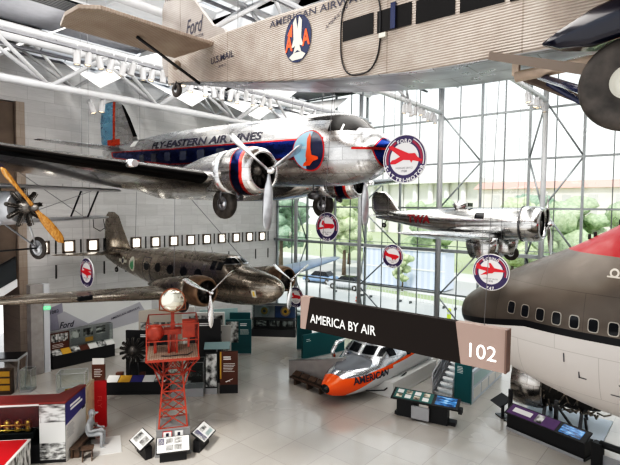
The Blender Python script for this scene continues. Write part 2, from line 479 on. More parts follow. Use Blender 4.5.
# glass wall: one window per bay, posts and rails
posts = [25.35 - 2.81 * k for k in range(11)]; rails = [.45, 3.45, 6.3, 9.08, 11.95, 14.8, 17.5]
edges = [YM - .12] + posts + [Y0]
for i in range(len(edges) - 1):
    ya, yb = edges[i], edges[i + 1]; yc = (ya + yb) / 2
    if abs(ya - yb) < .3: continue
    f = MB()
    f.box((0, (ya - yb) / 2, ZR / 2), (.17, .13, ZR))
    for r in rails:
        f.box((0, 0, r), (.13, ya - yb, .12))
        if abs(r - 6.3) < .1: f.box((-.25, 0, r + .02), (.42, ya - yb, .20)); f.box((-.1, 0, r + .3), (.06, ya - yb, .05))
    o = struct(f.build('window_%d' % (14 + i), 'mullion', loc=(XG, yc, 0)))
    MB().box((.0, 0, ZR / 2), (.07, .05, ZR)).build('window_frame', 'darkmullion', o)
    MB().add([(.02, -(ya - yb) / 2, 0), (.02, (ya - yb) / 2, 0), (.02, (ya - yb) / 2, ZR), (.02, -(ya - yb) / 2, ZR)], [(0, 1, 2, 3)]).build('window_pane', 'glass', o)
struct(MB().box((XG - .02, 12.4, .12), (.5, 32.8, .24)).build('baseboard_right', 'mullion'))

# round columns before the glass with their bracing
XC = 28.75
ycol = [25.65, 19.55, 13.48, 7.42, 1.35]
for yc in ycol:
    c = MB().tube([(0, 0, 0), (0, 0, ZR)], .145, 16)
    o = struct(c.build('column', plain('column_grey', (.33, .34, .35), .4) if 'column_grey' not in bpy.data.materials else bpy.data.materials['column_grey'], loc=(XC, yc, 0)))
    b = MB()
    near = sorted([p for p in posts if p < yc])[-1:]; far = sorted([p for p in posts if p > yc])[:1]
    for p in near + far:
        zz = [14.95, 11.95, 9.08, 6.3, 3.45, .45]
        for k in range(5):
            a = (0, 0, zz[k]) if k % 2 == 0 else (XG - XC, p - yc, zz[k]); d = (XG - XC, p - yc, zz[k + 1]) if k % 2 == 0 else (0, 0, zz[k + 1])
            b.tube([a, d], .055, 8)
    b.build('column_brace', 'mullion', o)

# roof trusses (three-chord, running towards the glass)
def truss(yt, x0, x1, zb, zt, half=.75, step=2.32, ph=0.):
    o = struct(MB().tube([(x0, 0, zb), (x1, 0, zb)], .13, 10).build('roof_truss', 'trusswhite', loc=(0, yt, 0)))
    t = MB()
    for s in (-half, half): t.tube([(x0, s, zt), (x1, s, zt)], .125, 10)
    x = x0 + ph; k = 0; nodes = []
    while x < x1:
        nodes.append(x); x += step
    for x in nodes:
        for s in (-half, half):
            if x + step < x1: t.tube([(x, 0, zb), (x + step / 2, s, zt)], .075, 8); t.tube([(x + step / 2, s, zt), (x + step, 0, zb)], .075, 8)
        t.tube([(x + step / 2, -half, zt), (x + step / 2, half, zt)], .06, 8)
    t.build('truss_web', 'trusswhite', o)
    r = MB().box(((x0 + x1) / 2, -half - .28, zt - .22), (x1 - x0, .12, .10)).box(((x0 + x1) / 2, half + .28, zt - .22), (x1 - x0, .12, .10))
    for x in nodes:
        r.beam((x, -half - .28, zt - .2), (x, -half, zt), .04, .04); r.beam((x, half + .28, zt - .2), (x, half, zt), .04, .04)
    r.build('lighting_rail', 'ceilgrey', o)
    return o
truss(19.55, 0.2, XC, 13.5, 15.15, .55, 4.62, 3.03)
truss(13.48, 0.2, XC, 15.0, 16.7, .75, 4.62, 1.2)
truss(7.42, 0.2, XC, 15.0, 16.7, .75, 4.62, 2.2)
truss(25.65, 0.2, XC, 15.0, 16.7, .75, 4.62, 2.0)

# roof: solid bays, louvres, white sloping wells and skylight panes
lines = [-4., 1.35, 7.42, 13.48, 19.55, 25.65, 28.8]
ce, lo, wh, sg = MB(), MB(), MB(), MB()
for i in range(len(lines) - 1):
    a, b = lines[i], lines[i + 1]
    for k in range(6):
        xa, xb = 0 + 5 * k, 5 + 5 * k
        xb = min(xb, XG)
        solid = (k < 2) or (k + i) % 3 == 0
        if solid:
            ce.box(((xa + xb) / 2, (a + b) / 2, ZR + .15), (xb - xa, b - a, .3))
            m = (a + b) / 2
            for q in range(7): lo.box(((xa + xb) / 2, m - 1.5 + q * .17, ZR - .06), (xb - xa - .3, .10, .14))
            wh.box(((xa + xb) / 2, a + .5, ZR - .08), (xb - xa, .5, .1))
        else:
            e = 1.05 if b - a > 4 else .4
            for s0, s1 in ((a, a + e), (b, b - e)):
                wh.add([(xa, s0, ZR - .5), (xb, s0, ZR - .5), (xb, s1, ZR + .6), (xa, s1, ZR + .6)], [(0, 1, 2, 3)])
            n = 4
            for q in range(n + 1): wh.beam((xa + (xb - xa) * q / n, a + e, ZR + .62), (xa + (xb - xa) * q / n, b - e, ZR + .62), .10, .12)
            wh.beam((xa, (a + b) / 2, ZR + .62), (xb, (a + b) / 2, ZR + .62), .12, .14)
            for xx in (xa, xb):
                wh.add([(xx, a, ZR - .5), (xx, b, ZR - .5), (xx, b - e, ZR + .6), (xx, a + e, ZR + .6)], [(0, 1, 2, 3)])
            sg.add([(xa, a + e, ZR + .7), (xb, a + e, ZR + .7), (xb, b - e, ZR + .7), (xa, b - e, ZR + .7)], [(0, 1, 2, 3)])
    wh.beam((0, b, ZR - .35), (XG, b, ZR - .35), .22, .5)
ceil = struct(ce.build('ceiling', 'ceilgrey'))
lo.build('ceiling_louvre', 'ceildark', ceil); wh.build('ceiling_well', 'ceilwhite', ceil); sg.build('skylight_pane', 'skyglass', ceil)

# ------------------------------------------------------------------ outside the glass
g = NG('outdoor_ground', (.62, .62, .60), .8); x, y, z = g.xyz()
r = g.math('ADD', x, g.math('MULTIPLY', y, -.15))
n = g.noise(.15, 3.)
c = g.mix(g.band(r, 41, 43.5), (.62, .62, .6), (.30, .36, .2)); c = g.mix(g.band(r, 46, 55), c, (.42, .42, .42)); c = g.mix(g.gt(r, 62), c, (.36, .42, .24))
c = g.mix(g.maprange(n, .4, .7, 0, .3), c, (.4, .42, .36)); g.set('Base Color', c)
struct(MB().box((118, 20, -.16), (176, 420, .2)).build('ground_outside', g.m))
MT['leafA'] = None
def leaf_mat(name, a, b):
    g = NG(name, a, .8); n = g.noise(2.6, 8.); n2 = g.noise(.35, 2.)
    c = g.ramp(n, [(.3, tuple(k * .45 for k in a)), (.5, a), (.72, b)]); c = g.mix(g.maprange(n2, .35, .65, 0, .5), c, tuple(k * .8 for k in b)); g.set('Base Color', c); return g.m
LEAF = [leaf_mat('pale_foliage', (.46, .55, .32), (.66, .73, .48)), leaf_mat('mid_foliage', (.34, .45, .27), (.54, .63, .40)), leaf_mat('blue_green_foliage', (.22, .34, .24), (.42, .54, .40))]  # leaf colours lightened to stand for the bright haze outdoors
MT['bark'] = plain('bark', (.16, .12, .09), .9, var=.3)
def tree(x, y, h, w, k, label, group=None, seed=0):
    rnd = random.Random(seed); t = thing('broadleaf_tree', label, 'tree', (x, y, 0), 0, group)
    MB().tube([(0, 0, -.1), (.1, 0, h * .3), (0, .1, h * .6)], [.05 * h * .5, .035 * h * .5, .02 * h * .5], 8).build('trunk', 'bark', t)
    cr = MB()
    for i in range(26):
        a = rnd.uniform(0, 2 * PI); zz = rnd.uniform(.26, .92); rr = w * .5 * math.sqrt(max(.08, 1 - ((zz - .5) / .5) ** 2)) * rnd.uniform(.2, .85)
        bm = bmesh.new(); bmesh.ops.create_icosphere(bm, subdivisions=2, radius=1)
        R = w * rnd.uniform(.13, .22); M = TR(rr * math.cos(a), rr * math.sin(a), zz * h)
        vs = []
        for v in bm.verts:
            q = rnd.uniform(.72, 1.22); vs.append((v.co.x * R * q, v.co.y * R * q, v.co.z * R * q * .8))
        cr.add(vs, [tuple(v.index for v in f.verts) for f in bm.faces], 0, True, M); bm.free()
    cr.build('crown', LEAF[k], t, fix=False)
    return t
rt = random.Random(3)
tspots = [(62, -6, 9.0, 9, 0, 'pale leafy tree seen through the glass at far right above the jumbo jet nose'),
          (70, 4, 10.0, 10, 0, 'light green tree outside the glass behind the jumbo jet roof line'),
          (66, 14, 10.5, 10, 1, 'green tree outside the glass just right of the silver monoplane engine'),
          (74, 23, 10.0, 11, 0, 'broad pale tree outside the glass behind the silver monoplane nose'),
          (72, 35, 10.5, 10, 1, 'green tree outside the glass behind the silver monoplane cockpit'),
          (64, 45.5, 11.5, 8, 0, 'yellow green tree outside the glass behind the silver monoplane tail'),
          (53, 38.5, 12.0, 6, 0, 'bright green tree outside the glass left of the silver monoplane tail'),
          (49, 46.5, 13.5, 7, 2, 'tall blue green tree outside the glass under the silver propliner nose'),
          (56, 54, 13.0, 9, 2, 'dark blue green tree outside the glass next to the hall corner'),
          (82, -16, 10.5, 12, 1, 'large tree beyond the glass at the right edge of the view'),
          (92, 8, 11.5, 13, 1, 'far green tree outside the glass below the red roofed building'),
          (95, 26, 11.0, 13, 2, 'far blue green tree outside the glass left of the red roofed building')]
for i, (x, y, h, w, k, lab) in enumerate(tspots): tree(x, y, h, w, k, lab, 'trees outside the glass wall', 20 + i)
t = tree(47.0, 26.2, 4.2, 2.6, 0, 'small young street tree standing before the pale blue site container', None, 99)
# long far building with red roof
t = thing('office_building', 'long far pale building with a red tiled roof above the trees', 'building', (150, 10, 0))
MB().box((0, 0, 7.5), (14, 90, 15)).build('facade', plain('pale_facade', (.75, .70, .66), .8, var=.1, vs=.3), t)
MB().prism([(-8, 0), (8, 0), (3, 2.2), (-3, 2.2)], 92, 0, TR(0, 0, 15) @ RX(PI / 2)).build('roof', plain('red_roof_tile', (.60, .36, .30), .8), t)
for k in range(14): MB().box((-7.05, -41 + 6.2 * k, 10), (.2, 2.2, 6.5)).build('window', plain('far_window', (.58, .56, .55), .4) if k == 0 else bpy.data.materials['far_window'], t)
t = thing('domed_hall', 'far white columned hall seen through the glass left of the red roofed building', 'building', (170, 84, 0))
MB().box((0, 0, 9), (20, 46, 18)).build('facade', plain('white_facade', (.80, .79, .76), .8), t)
MB().box((-1, 0, 18.7), (26, 50, 1.4)).build('cornice', bpy.data.materials['white_facade'], t)
for k in range(7): MB().tube([(-11.2, -18 + 6 * k, 1), (-11.2, -18 + 6 * k, 18)], .9, 12).build('pillar', bpy.data.materials['white_facade'], t)
# pale blue container wall
g = NG('pale_blue_cladding', (.45, .55, .72), .6); x, y, z = g.xyz()
s = g.math('SINE', g.math('MULTIPLY', y, 9.)); c = g.mix(g.maprange(s, -.3, .3, 0, 1), (.66, .72, .86), (.54, .62, .80)); g.set('Base Color', c)
t = thing('site_container', 'pale blue corrugated site container standing outside the glass', 'container', (50.5, 27.6, 0), D2R(2))
MB().box((0, 0, 2.2), (2.6, 10.4, 4.2)).build('container_body', g.m, t)
MB().box((0, 0, 4.36), (2.9, 10.8, .16)).build('container_roof', 'white', t)
MB().box((-1.32, 0, 2.2), (.06, 10.4, .14)).build('side_rail', 'white', t)
# site fence, planter and barriers
for k, (x, y) in enumerate(((41.5, 16.), (41.5, 20.5), (41.5, 25.), (41.5, 29.5))):
    t = thing('barrier', 'low white crowd barrier on the pavement outside the glass', 'barrier', (x, y, -.06), 0, 'low barriers on the pavement outside')
    b = MB().tube([(0, -2, 1.05), (0, 2, 1.05)], .03).tube([(0, -2, .25), (0, 2, .25)], .03)
    for q in range(13): b.tube([(0, -2 + q * .333, .25), (0, -2 + q * .333, 1.05)], .012, 6)
    b.build('rail', 'white', t)
    for s in (-1.7, 1.7): MB().box((0, s, .12), (.5, .06, .24)).build('foot', 'darksteel', t)
t = thing('traffic_drum', 'orange and white traffic drum outside the glass above the gallery sign', 'traffic drum', (36.6, 24.9, -.06))
MB().lathe([(.34, .08), (.30, .3), (.30, .34), (.27, .62), (.27, .66), (.24, .95), (.1, 1.0)], 20).build('drum', 'orange', t)
MB().lathe([(.305, .33), (.283, .56)], 20, cap=False).lathe([(.275, .7), (.26, .84)], 20, cap=False).build('reflective_band', 'white', t)
MB().lathe([(.42, 0), (.42, .08), (.3, .1)], 20).build('drum_base', 'black', t)
t = thing('safety_post', 'small yellow green marker post outside the glass above the sign', 'post', (37.2, 16.4, -.06))
MB().lathe([(.22, 0), (.22, .1), (.17, .12), (.17, .95), (.1, 1.02)], 16).build('post_body', plain('safety_yellow', (.65, .8, .05), .5), t)
MB().lathe([(.176, .55), (.176, .75)], 16, cap=False).build('reflective_band', 'white', t)
for k, (x, y, lab) in enumerate(((45.5, 36.5, 'blue parked car outside the glass left of the site container'), (44., 31.5, 'grey parked car outside the glass between column and site container'))):
    t = thing('parked_car', lab, 'car', (x, y, -.06), PI / 2 + .1)
    cm = plain('car_paint_%d' % k, ((.20, .30, .48), (.50, .52, .55))[k], .3)
    rings = []
    for xx, zt, hw in ((-2.2, .75, .7), (-2.1, .92, .8), (-1.2, 1.0, .86), (0, 1.0, .88), (1.2, .92, .86), (2.0, .82, .8), (2.2, .62, .7)):
        rings.append([(xx, hw * a, .28 + (zt - .28) * b) for a, b in ((-.9, 0), (-1, .35), (-.95, .8), (-.7, 1), (.7, 1), (.95, .8), (1, .35), (.9, 0))])
    MB().loft(rings).build('car_body', cm, t)
    MB().box((-.3, 0, 1.22), (2.6, 1.55, .52), top=(1.5, 1.2)).build('cabin', 'darkglass', t)
    for sx in (-1.4, 1.4):
        for sy in (-.78, .78): make_wheel(t, 'wheel', (sx, sy, .33), .33, .2)
# white triangular ceiling sails beyond the long truss
sl = MB()
for xn in (5.6, 10.2, 14.9, 19.5, 24.1):
    a, b_, c_, d_ = (xn, 20.3, 14.0), (xn + 3.4, 27.9, 16.9), (xn + 4.4, 20.5, 16.9), (xn - .2, 27.9, 16.3)
    sl.add([a, c_, b_], [(0, 1, 2)]); sl.add([a, b_, (xn + 1.2, 28.5, 17.4)], [(0, 1, 2)])
sl.build('ceiling_sail', 'ceilwhite', ceil)
# ------------------------------------------------------------------ aircraft
MT['alu'] = alu('polished_aluminium')
MT['alu_wing'] = alu('wing_aluminium', (.66, .67, .69), .25, .9, .8, plane='xy')
def rect_ring(x, zt, zb, hw, r, n=4):
    pts = []
    for cx, cz, a0 in ((hw - r, zt - r, 0), (-hw + r, zt - r, 90), (-hw + r, zb + r, 180), (hw - r, zb + r, 270)):
        for k in range(n + 1):
            a = D2R(a0 + 90 * k / n); pts.append((x, cx + r * math.cos(a), cz + r * math.sin(a)))
    return pts
def fus(parent, st, mat, m=5, n=44, name='fuselage'):
    return MB().loft(fuselage_rings(spline_st(st, m), n)).build(name, mat, parent)
def wires(parent, pts, top):
    """steel hanging wires from attach points (local) straight up to the roof"""
    W = parent.matrix_basis
    for p in pts:
        a = Vector(p); b = W.inverted() @ Vector(((W @ a).x, (W @ a).y, top))
        MB().tube([a, b], .008, 6).build('suspension_wire', 'wire', parent)
def setm(o, loc, rot):
    o.location = loc; o.rotation_euler = rot; o.matrix_basis = Matrix.Translation(loc) @ Euler(rot).to_matrix().to_4x4(); return o

MT['cabinglass'] = plain('smoked_cabin_window', (.012, .011, .011), .35, spec=.2)
MT['cabinpane'] = plain('reflective_cabin_window', (.07, .08, .11), .12, .4)
# ============ silver twin-engine airliner with the blue stripe
t = thing('propliner', 'large polished silver twin-engine propliner with navy blue stripe hanging in mid hall', 'airplane')
setm(t, (14.0, 8.28, 10.98), (0, D2R(1.4), D2R(-90)))
def stripes(g, x, y, z, c):
    red, navy = (.55, .05, .05), (.016, .034, .15)
    top = g.maprange(x, -17.5, -11, .50, .32); bot = g.maprange(x, -17.5, -11, .28, -.30)
    front = g.lt(x, -2.0)
    bandr = g.math('MULTIPLY', g.math('MULTIPLY', g.band(z, g.math('SUBTRACT', bot, .06), g.math('ADD', top, .06)), front), g.gt(x, -17.6))
    bandn = g.math('MULTIPLY', g.math('MULTIPLY', g.band(z, bot, top), g.lt(x, -2.1)), g.gt(x, -17.4))
    line = g.band(z, g.math('SUBTRACT', bot, .17), g.math('SUBTRACT', bot, .13))
    c = g.mix(bandr, c, red); c = g.mix(bandn, c, navy)
    nose = g.math('ADD', x, g.math('MULTIPLY', g.math('ABSOLUTE', g.math('ADD', z, .1)), -.25))
    c = g.mix(g.gt(nose, -.36), c, red); c = g.mix(g.gt(nose, -.32), c, navy)
    c = g.mix(g.math('MULTIPLY', g.band(z, -.08, .0), g.gt(x, -.95)), c, red)
    return c
M1 = alu('silver_fuselage_skin', (.64, .64, .645), .24, 1.25, .42, .22, .4, stripes)
S = [(.03, -.04, -.16, .05, -.1, 2), (-.08, .22, -.40, .32, -.1, 2), (-.3, .42, -.70, .58, -.12, 2), (-.5, .58, -.88, .76, -.12, 2), (-.72, .68, -.98, .88, -.12, 2),
     (-.88, .76, -1.04, .96, -.1, 2.1), (-1.42, 1.16, -1.16, 1.10, -.05, 2.1), (-2.2, 1.33, -1.24, 1.17, 0, 2.1), (-5, 1.38, -1.28, 1.22, 0, 2.1), (-10, 1.38, -1.24, 1.22, .03, 2.1),
     (-13, 1.30, -.92, 1.03, .18, 2), (-16, 1.10, -.32, .66, .38, 2), (-18.2, .92, .2, .34, .55, 2), (-19.3, .74, .45, .09, .6, 2)]
F = fus(t, S, M1); B = bvh_of(F)
STB = ((1, 0, 0), (0, 0, 1), (0, 1, 0))    # starboard side: text u, v, cast direction
decal('lettering', B, text2d('FLY-EASTERN AIR LINES', 7.6, .33, .03), (-8.78, 0, .60), *STB, 'ink', F, .015, .15)['label'] = 'navy airline lettering'
for k in range(7):
    f = decal('cabin_window', B, rect2d(.52, .40), (-6.0 - 1.27 * k, 0, .02), *STB, 'cabinpane', F, .012, .2)
# cockpit glazing
for (px, pz, w, h) in ((-1.66, .78, .46, .42), (-1.16, .74, .40, .34)):
    decal('cockpit_window', B, rect2d(w, h), (px, 0, pz), *STB, 'cabinglass', F, .012, .1)
    decal('cockpit_window', B, rect2d(w, h), (px, 0, pz), (-1, 0, 0), (0, 0, 1), (0, -1, 0), 'darkglass', F, .012, .1)
for s in (-1, 1):
    decal('windshield', B, [(-.38, -.24), (.40, -.24), (.34, .24), (-.38, .24)] and ([(-.38, -.24), (.40, -.24), (.34, .24), (-.38, .24)], [(0, 1, 2, 3)]), (-1.5, .42 * s, .92), (0, 1, 0), (0, 0, 1), (-1, 0, 0), 'cabinglass', F, .012, .1)
# round emblem with the red falcon
em = decal('emblem', B, circle2d(.70, 40), (-2.62, 0, -.06), *STB, 'red', F, .014, .12); em['label'] = 'round blue airline emblem with red falcon'
decal('emblem_field', B, circle2d(.655, 40), (-2.62, 0, -.06), *STB, 'navy', em, .02, .12)
lf = ([(.655 * math.cos(D2R(a)), .655 * math.sin(D2R(a))) for a in range(78, 262, 8)], None); lf = (lf[0], [tuple(range(len(lf[0])))])
decal('emblem_sky', B, lf, (-2.62, 0, -.06), *STB, 'skyblue', em, .026, .12)
fal = ([(.02, .60), (.10, .45), (.12, .1), (.16, -.15), (.42, -.22), (.44, -.30), (.20, -.36), (.02, -.50), (-.30, -.52), (-.22, -.42), (-.06, -.34), (-.10, -.2), (-.04, .1), (-.06, .4)], [tuple(range(14))])
decal('emblem_falcon', B, fal, (-2.62, 0, -.06), *STB, 'orange', em, .034, .12)
decal('lettering', B, text2d('EASTERN', .45, .10, .01), (-2.95, 0, .04), *STB, 'whiteink', em, .034, .12)
decal('flag', B, rect2d(.62, .30), (-14.9, 0, .84), *STB, 'whiteink', F, .014, .2)
# wings
def boots(g, x, y, z, c):
    ay = g.math('ABSOLUTE', y); xl = g.math('MULTIPLY_ADD', g.math('SUBTRACT', ay, 2.8), -.173, -4.72 - .34)
    m = g.math('MULTIPLY', g.gt(x, xl), g.gt(ay, 3.7)); return g.mix(m, c, (.014, .013, .013))
MW = alu('silver_wing_skin', (.72, .70, .68), .15, 1.5, .7, .3, .4, boots, plane='xy')
for s in (-1, 1):
    MBw = MB(); wing_mesh(MBw, [(s * .6, -4.7, -1.16, 4.7, .80, .72), (s * 2.8, -4.7, -1.14, 4.6, .76, .72), (s * 3.7, -4.87, -1.10, 4.4, .68, .5), (s * 8, -5.62, -.78, 3.5, .50, .36), (s * 12.6, -6.42, -.36, 2.3, .30, .25), (s * 13.8, -6.75, -.2, 1.5, .16, .1), (s * 14.4, -7.3, -.14, .6, .04, .02)])
    W = MBw.build('wing', MW, t); 
    MB().box((-7.2, s * 6.2, -1.13), (.5, 2.2, .03)).build('flap', 'alu_wing', W)
    MB().lathe([(.11, .3), (.13, 0), (.10, -.3)], 14, 0, TR(-5.12, s * 6.4, -.84) @ RY(PI / 2)).build('landing_light', 'chrome', W)
# tail
def rud(g, x, y, z, c):
    e = g.math('MULTIPLY_ADD', z, -.02, -18.12)
    c = g.mix(g.math('MULTIPLY', g.lt(x, g.math('ADD', e, .26)), g.gt(x, -19.6)), c, (.80, .10, .03)); c = g.mix(g.lt(x, e), c, (.27, .52, .72))
    bird = g.math('MULTIPLY', g.band(z, .98, 1.32), g.band(x, -18.8, -17.35)); c = g.mix(bird, c, (.80, .10, .03))
    edge = g.math('MULTIPLY_ADD', z, -.70, -14.75 - .28); c = g.mix(g.math('MULTIPLY', g.gt(x, edge), g.gt(z, 1.35)), c, (.015, .015, .015))
    c = g.mix(g.gt(z, 3.42), c, (.015, .015, .02)); return c
MF = alu('silver_fin_skin', (.62, .62, .62), .25, .8, .5, .2, .4, rud)
fm = MB(); wing_mesh(fm, [(.6, -15.0, 0, 4.0, .20, 0), (1.25, -15.6, 0, 4.0, .20, 0), (2.4, -16.42, 0, 3.3, .16, 0), (3.1, -17.05, 0, 2.5, .12, 0), (3.4, -17.6, 0, 1.7, .08, 0), (3.46, -18.0, 0, .9, .03, 0)], vertical=True); fm.build('fin', MF, t)
for s in (-1, 1):
    tm = MB(); wing_mesh(tm, [(s * .2, -16.6, .75, 2.1, .2, 0), (s * 3.4, -17.2, .85, 1.5, .12, 0), (s * 4.1, -17.7, .88, .8, .05, 0)], camber=0); tm.build('tailplane', 'alu_wing', t)
def cowlband(g, x, y, z, c):
    ay = g.math('ABSOLUTE', y); r = g.math('ABSOLUTE', g.math('ADD', z, .86)); xx = g.math('ADD', x, g.math('MULTIPLY', r, .16))
    c = g.mix(g.band(xx, -3.86, -3.32), c, (.6, .06, .05)); c = g.mix(g.band(xx, -3.80, -3.45), c, (.012, .022, .085)); return c
MC = alu('cowling_skin', (.76, .75, .74), .2, .5, .4, .15, .45, cowlband)
MT['castiron'] = plain('engine_casting', (.16, .15, .14), .45, .7, var=.4, vs=9)
MT['finning'] = plain('cylinder_finning', (.06, .055, .05), .5, .6, var=.3, vs=20)
for s in (-1, 1):
    yc = s * 2.8
    nac = MB()
    rr = [(-4.35, .76, -.88, .1), (-5.0, .72, -.9, .05), (-6.0, .62, -.95, 0), (-7.4, .38, -1.02, 0), (-8.6, .1, -1.1, 0)]
    nac.loft([[(x, yc + r * math.cos(2 * PI * k / 28), zc + r * 1.05 * math.sin(2 * PI * k / 28)) for k in range(28)] for x, r, zc, q in rr])
    N = nac.build('nacelle', 'alu', t)
    M = TR(0, yc, -.86) @ RY(PI / 2)
    MB().lathe([(.58, -3.30), (.57, -3.16), (.60, -3.09), (.66, -3.10), (.75, -3.22), (.81, -3.5), (.83, -3.8), (.81, -4.3), (.78, -4.5), (.68, -4.4), (.68, -3.7)], 40, 0, M, cap=False).build('cowling', MC, N)
    radial_engine(MB(), (-3.55, yc, -.86), .24, .62, 9, 0, 1, .32).disc(.69, .05, 30, 1, TR(-3.95, yc, -.86) @ RY(PI / 2)).build('engine', ['castiron', 'finning'], N)
    MB().tube([(-4.1, yc - .28, -1.5), (-4.0, yc - .30, -1.72), (-3.85, yc - .30, -1.76)], .10, 12).build('air_intake', 'darksteel', N)
    w = make_wheel(t, 'wheel', (-5.05, yc, -1.98), .55, .34, 'y')
    MB().tube([(-4.9, yc - .25, -1.3), (-5.05, yc - .25, -1.98), (-5.05, yc + .25, -1.98), (-4.9, yc + .25, -1.3)], .05, 8).build('wheel_fork', 'darksteel', t)
    make_prop(t, (-2.90, yc, -.86), 1.98, 3, D2R(60 if s < 0 else 65), 'steel', width=.34, hubr=.13, hubl=.42)
MB().tube([(-7, 1.1, 1.38), (-7, 1.1, 1.38)], .01).build('antenna_wire', 'wire', t) if False else None
MB().tube([(-2.9, -.5, -1.2), (-2.9, -.5, -1.5)], .03).sphere((-2.9, -.5, -1.62), (.28, .09, .14)).build('radio_loop', 'darksteel', t)
wires(t, [(-5.5, -1.15, .6), (-5.5, 1.15, .6), (-15.4, 0, 1.15)], ZR - .3)

# ============ dark grey-brown twin-engine airliner below it
MD = NG('worn_grey_brown_skin', (.14, .13, .115), .25, .85); x, y, z = MD.xyz()
c, f = MD.brick(MD.comb(x, z, 0.), (.36, .325, .28), (.29, .26, .225), (.11, .10, .085), 1.0, .45, .008); n = MD.noise(2.2, 5.)
c = MD.mix(MD.maprange(n, .35, .75, 0, .6), c, (.17, .15, .13)); MD.set('Base Color', c); MD.set('Roughness', MD.maprange(n, .3, .7, .18, .36)); MT['dark247'] = MD.m
MT['blue247'] = plain('blue_grey_wing_skin', (.20, .27, .38), .3, .55, var=.15, vs=1.5)
t = thing('monoplane_airliner', 'dark brownish grey twin-engine monoplane airliner with rounded nose hanging below the silver propliner', 'airplane')
setm(t, (14.6, 13.75, 5.62), (0, 0, D2R(-90)))
S = [(.02, .0, -.12, .05, -.06, 2), (-.14, .24, -.34, .30, -.05, 2), (-.6, .46, -.64, .58, -.06, 2), (-1.3, .60, -.85, .77, -.07, 2), (-2.2, .73, -.96, .88, -.06, 2.1), (-2.45, .82, -.98, .89, -.05, 2.2), (-2.9, 1.12, -1.0, .91, 0, 2.3), (-3.6, 1.2, -1.02, .92, 0, 2.3),
     (-7, 1.18, -1.0, .92, 0, 2.3), (-10, 1.07, -.72, .78, .1, 2.2), (-12.6, .88, -.3, .48, .25, 2), (-14.4, .72, .12, .2, .4, 2), (-15, .62, .32, .05, .47, 2)]
F = fus(t, S, 'dark247'); B = bvh_of(F)
for k in range(5): decal('cabin_window', B, circle2d(.23, 20, 1.15, 1), (-4.5 - 1.12 * k, 0, .28), *STB, 'darkglass', F, .012, .15)
MT['cream'] = plain('cream_paint', (.62, .60, .52), .5)
decal('cabin_door', B, ring2d(.0, .02, 0, 1)[0] and join2d(rect2d(.03, 1.3, -.36), rect2d(.03, 1.3, .36), rect2d(.72, .03, 0, .65)), (-9.0, 0, .05), *STB, 'ink', F, .012, .2)
em = decal('emblem', B, circle2d(.40, 28, .85, 1), (-10.6, 0, .22), *STB, 'cream', F, .014, .12); em['label'] = 'oval emblem of a green peak in white ring'
decal('emblem_field', B, ([(-.24, -.1), (-.1, .22), (.0, .1), (.12, .28), (.24, -.1), (.1, -.28), (-.1, -.28)], [tuple(range(7))]), (-10.6, 0, .22), *STB, plain('emblem_green', (.10, .30, .16), .5), em, .022, .12)
em = decal('emblem', B, circle2d(.21, 24), (-11.8, 0, .3), *STB, 'cream', F, .014, .1); em['label'] = 'round white star emblem with side bars'
decal('emblem_field', B, circle2d(.14, 20), (-11.8, 0, .3), *STB, 'ink', em, .022, .1)
decal('emblem_field', B, join2d(rect2d(.30, .17, -.38), rect2d(.30, .17, .38)), (-11.8, 0, .3), *STB, 'cream', em, .016, .1)
bd = decal('badge', B, rect2d(.20, .30), (-1.0, .0, -.25), *STB, 'cream', F, .014, .1); decal('badge_field', B, join2d(rect2d(.09, .2)), (-1.0, 0, -.25), *STB, plain('badge_gold', (.7, .5, .1), .5), bd, .02, .1)
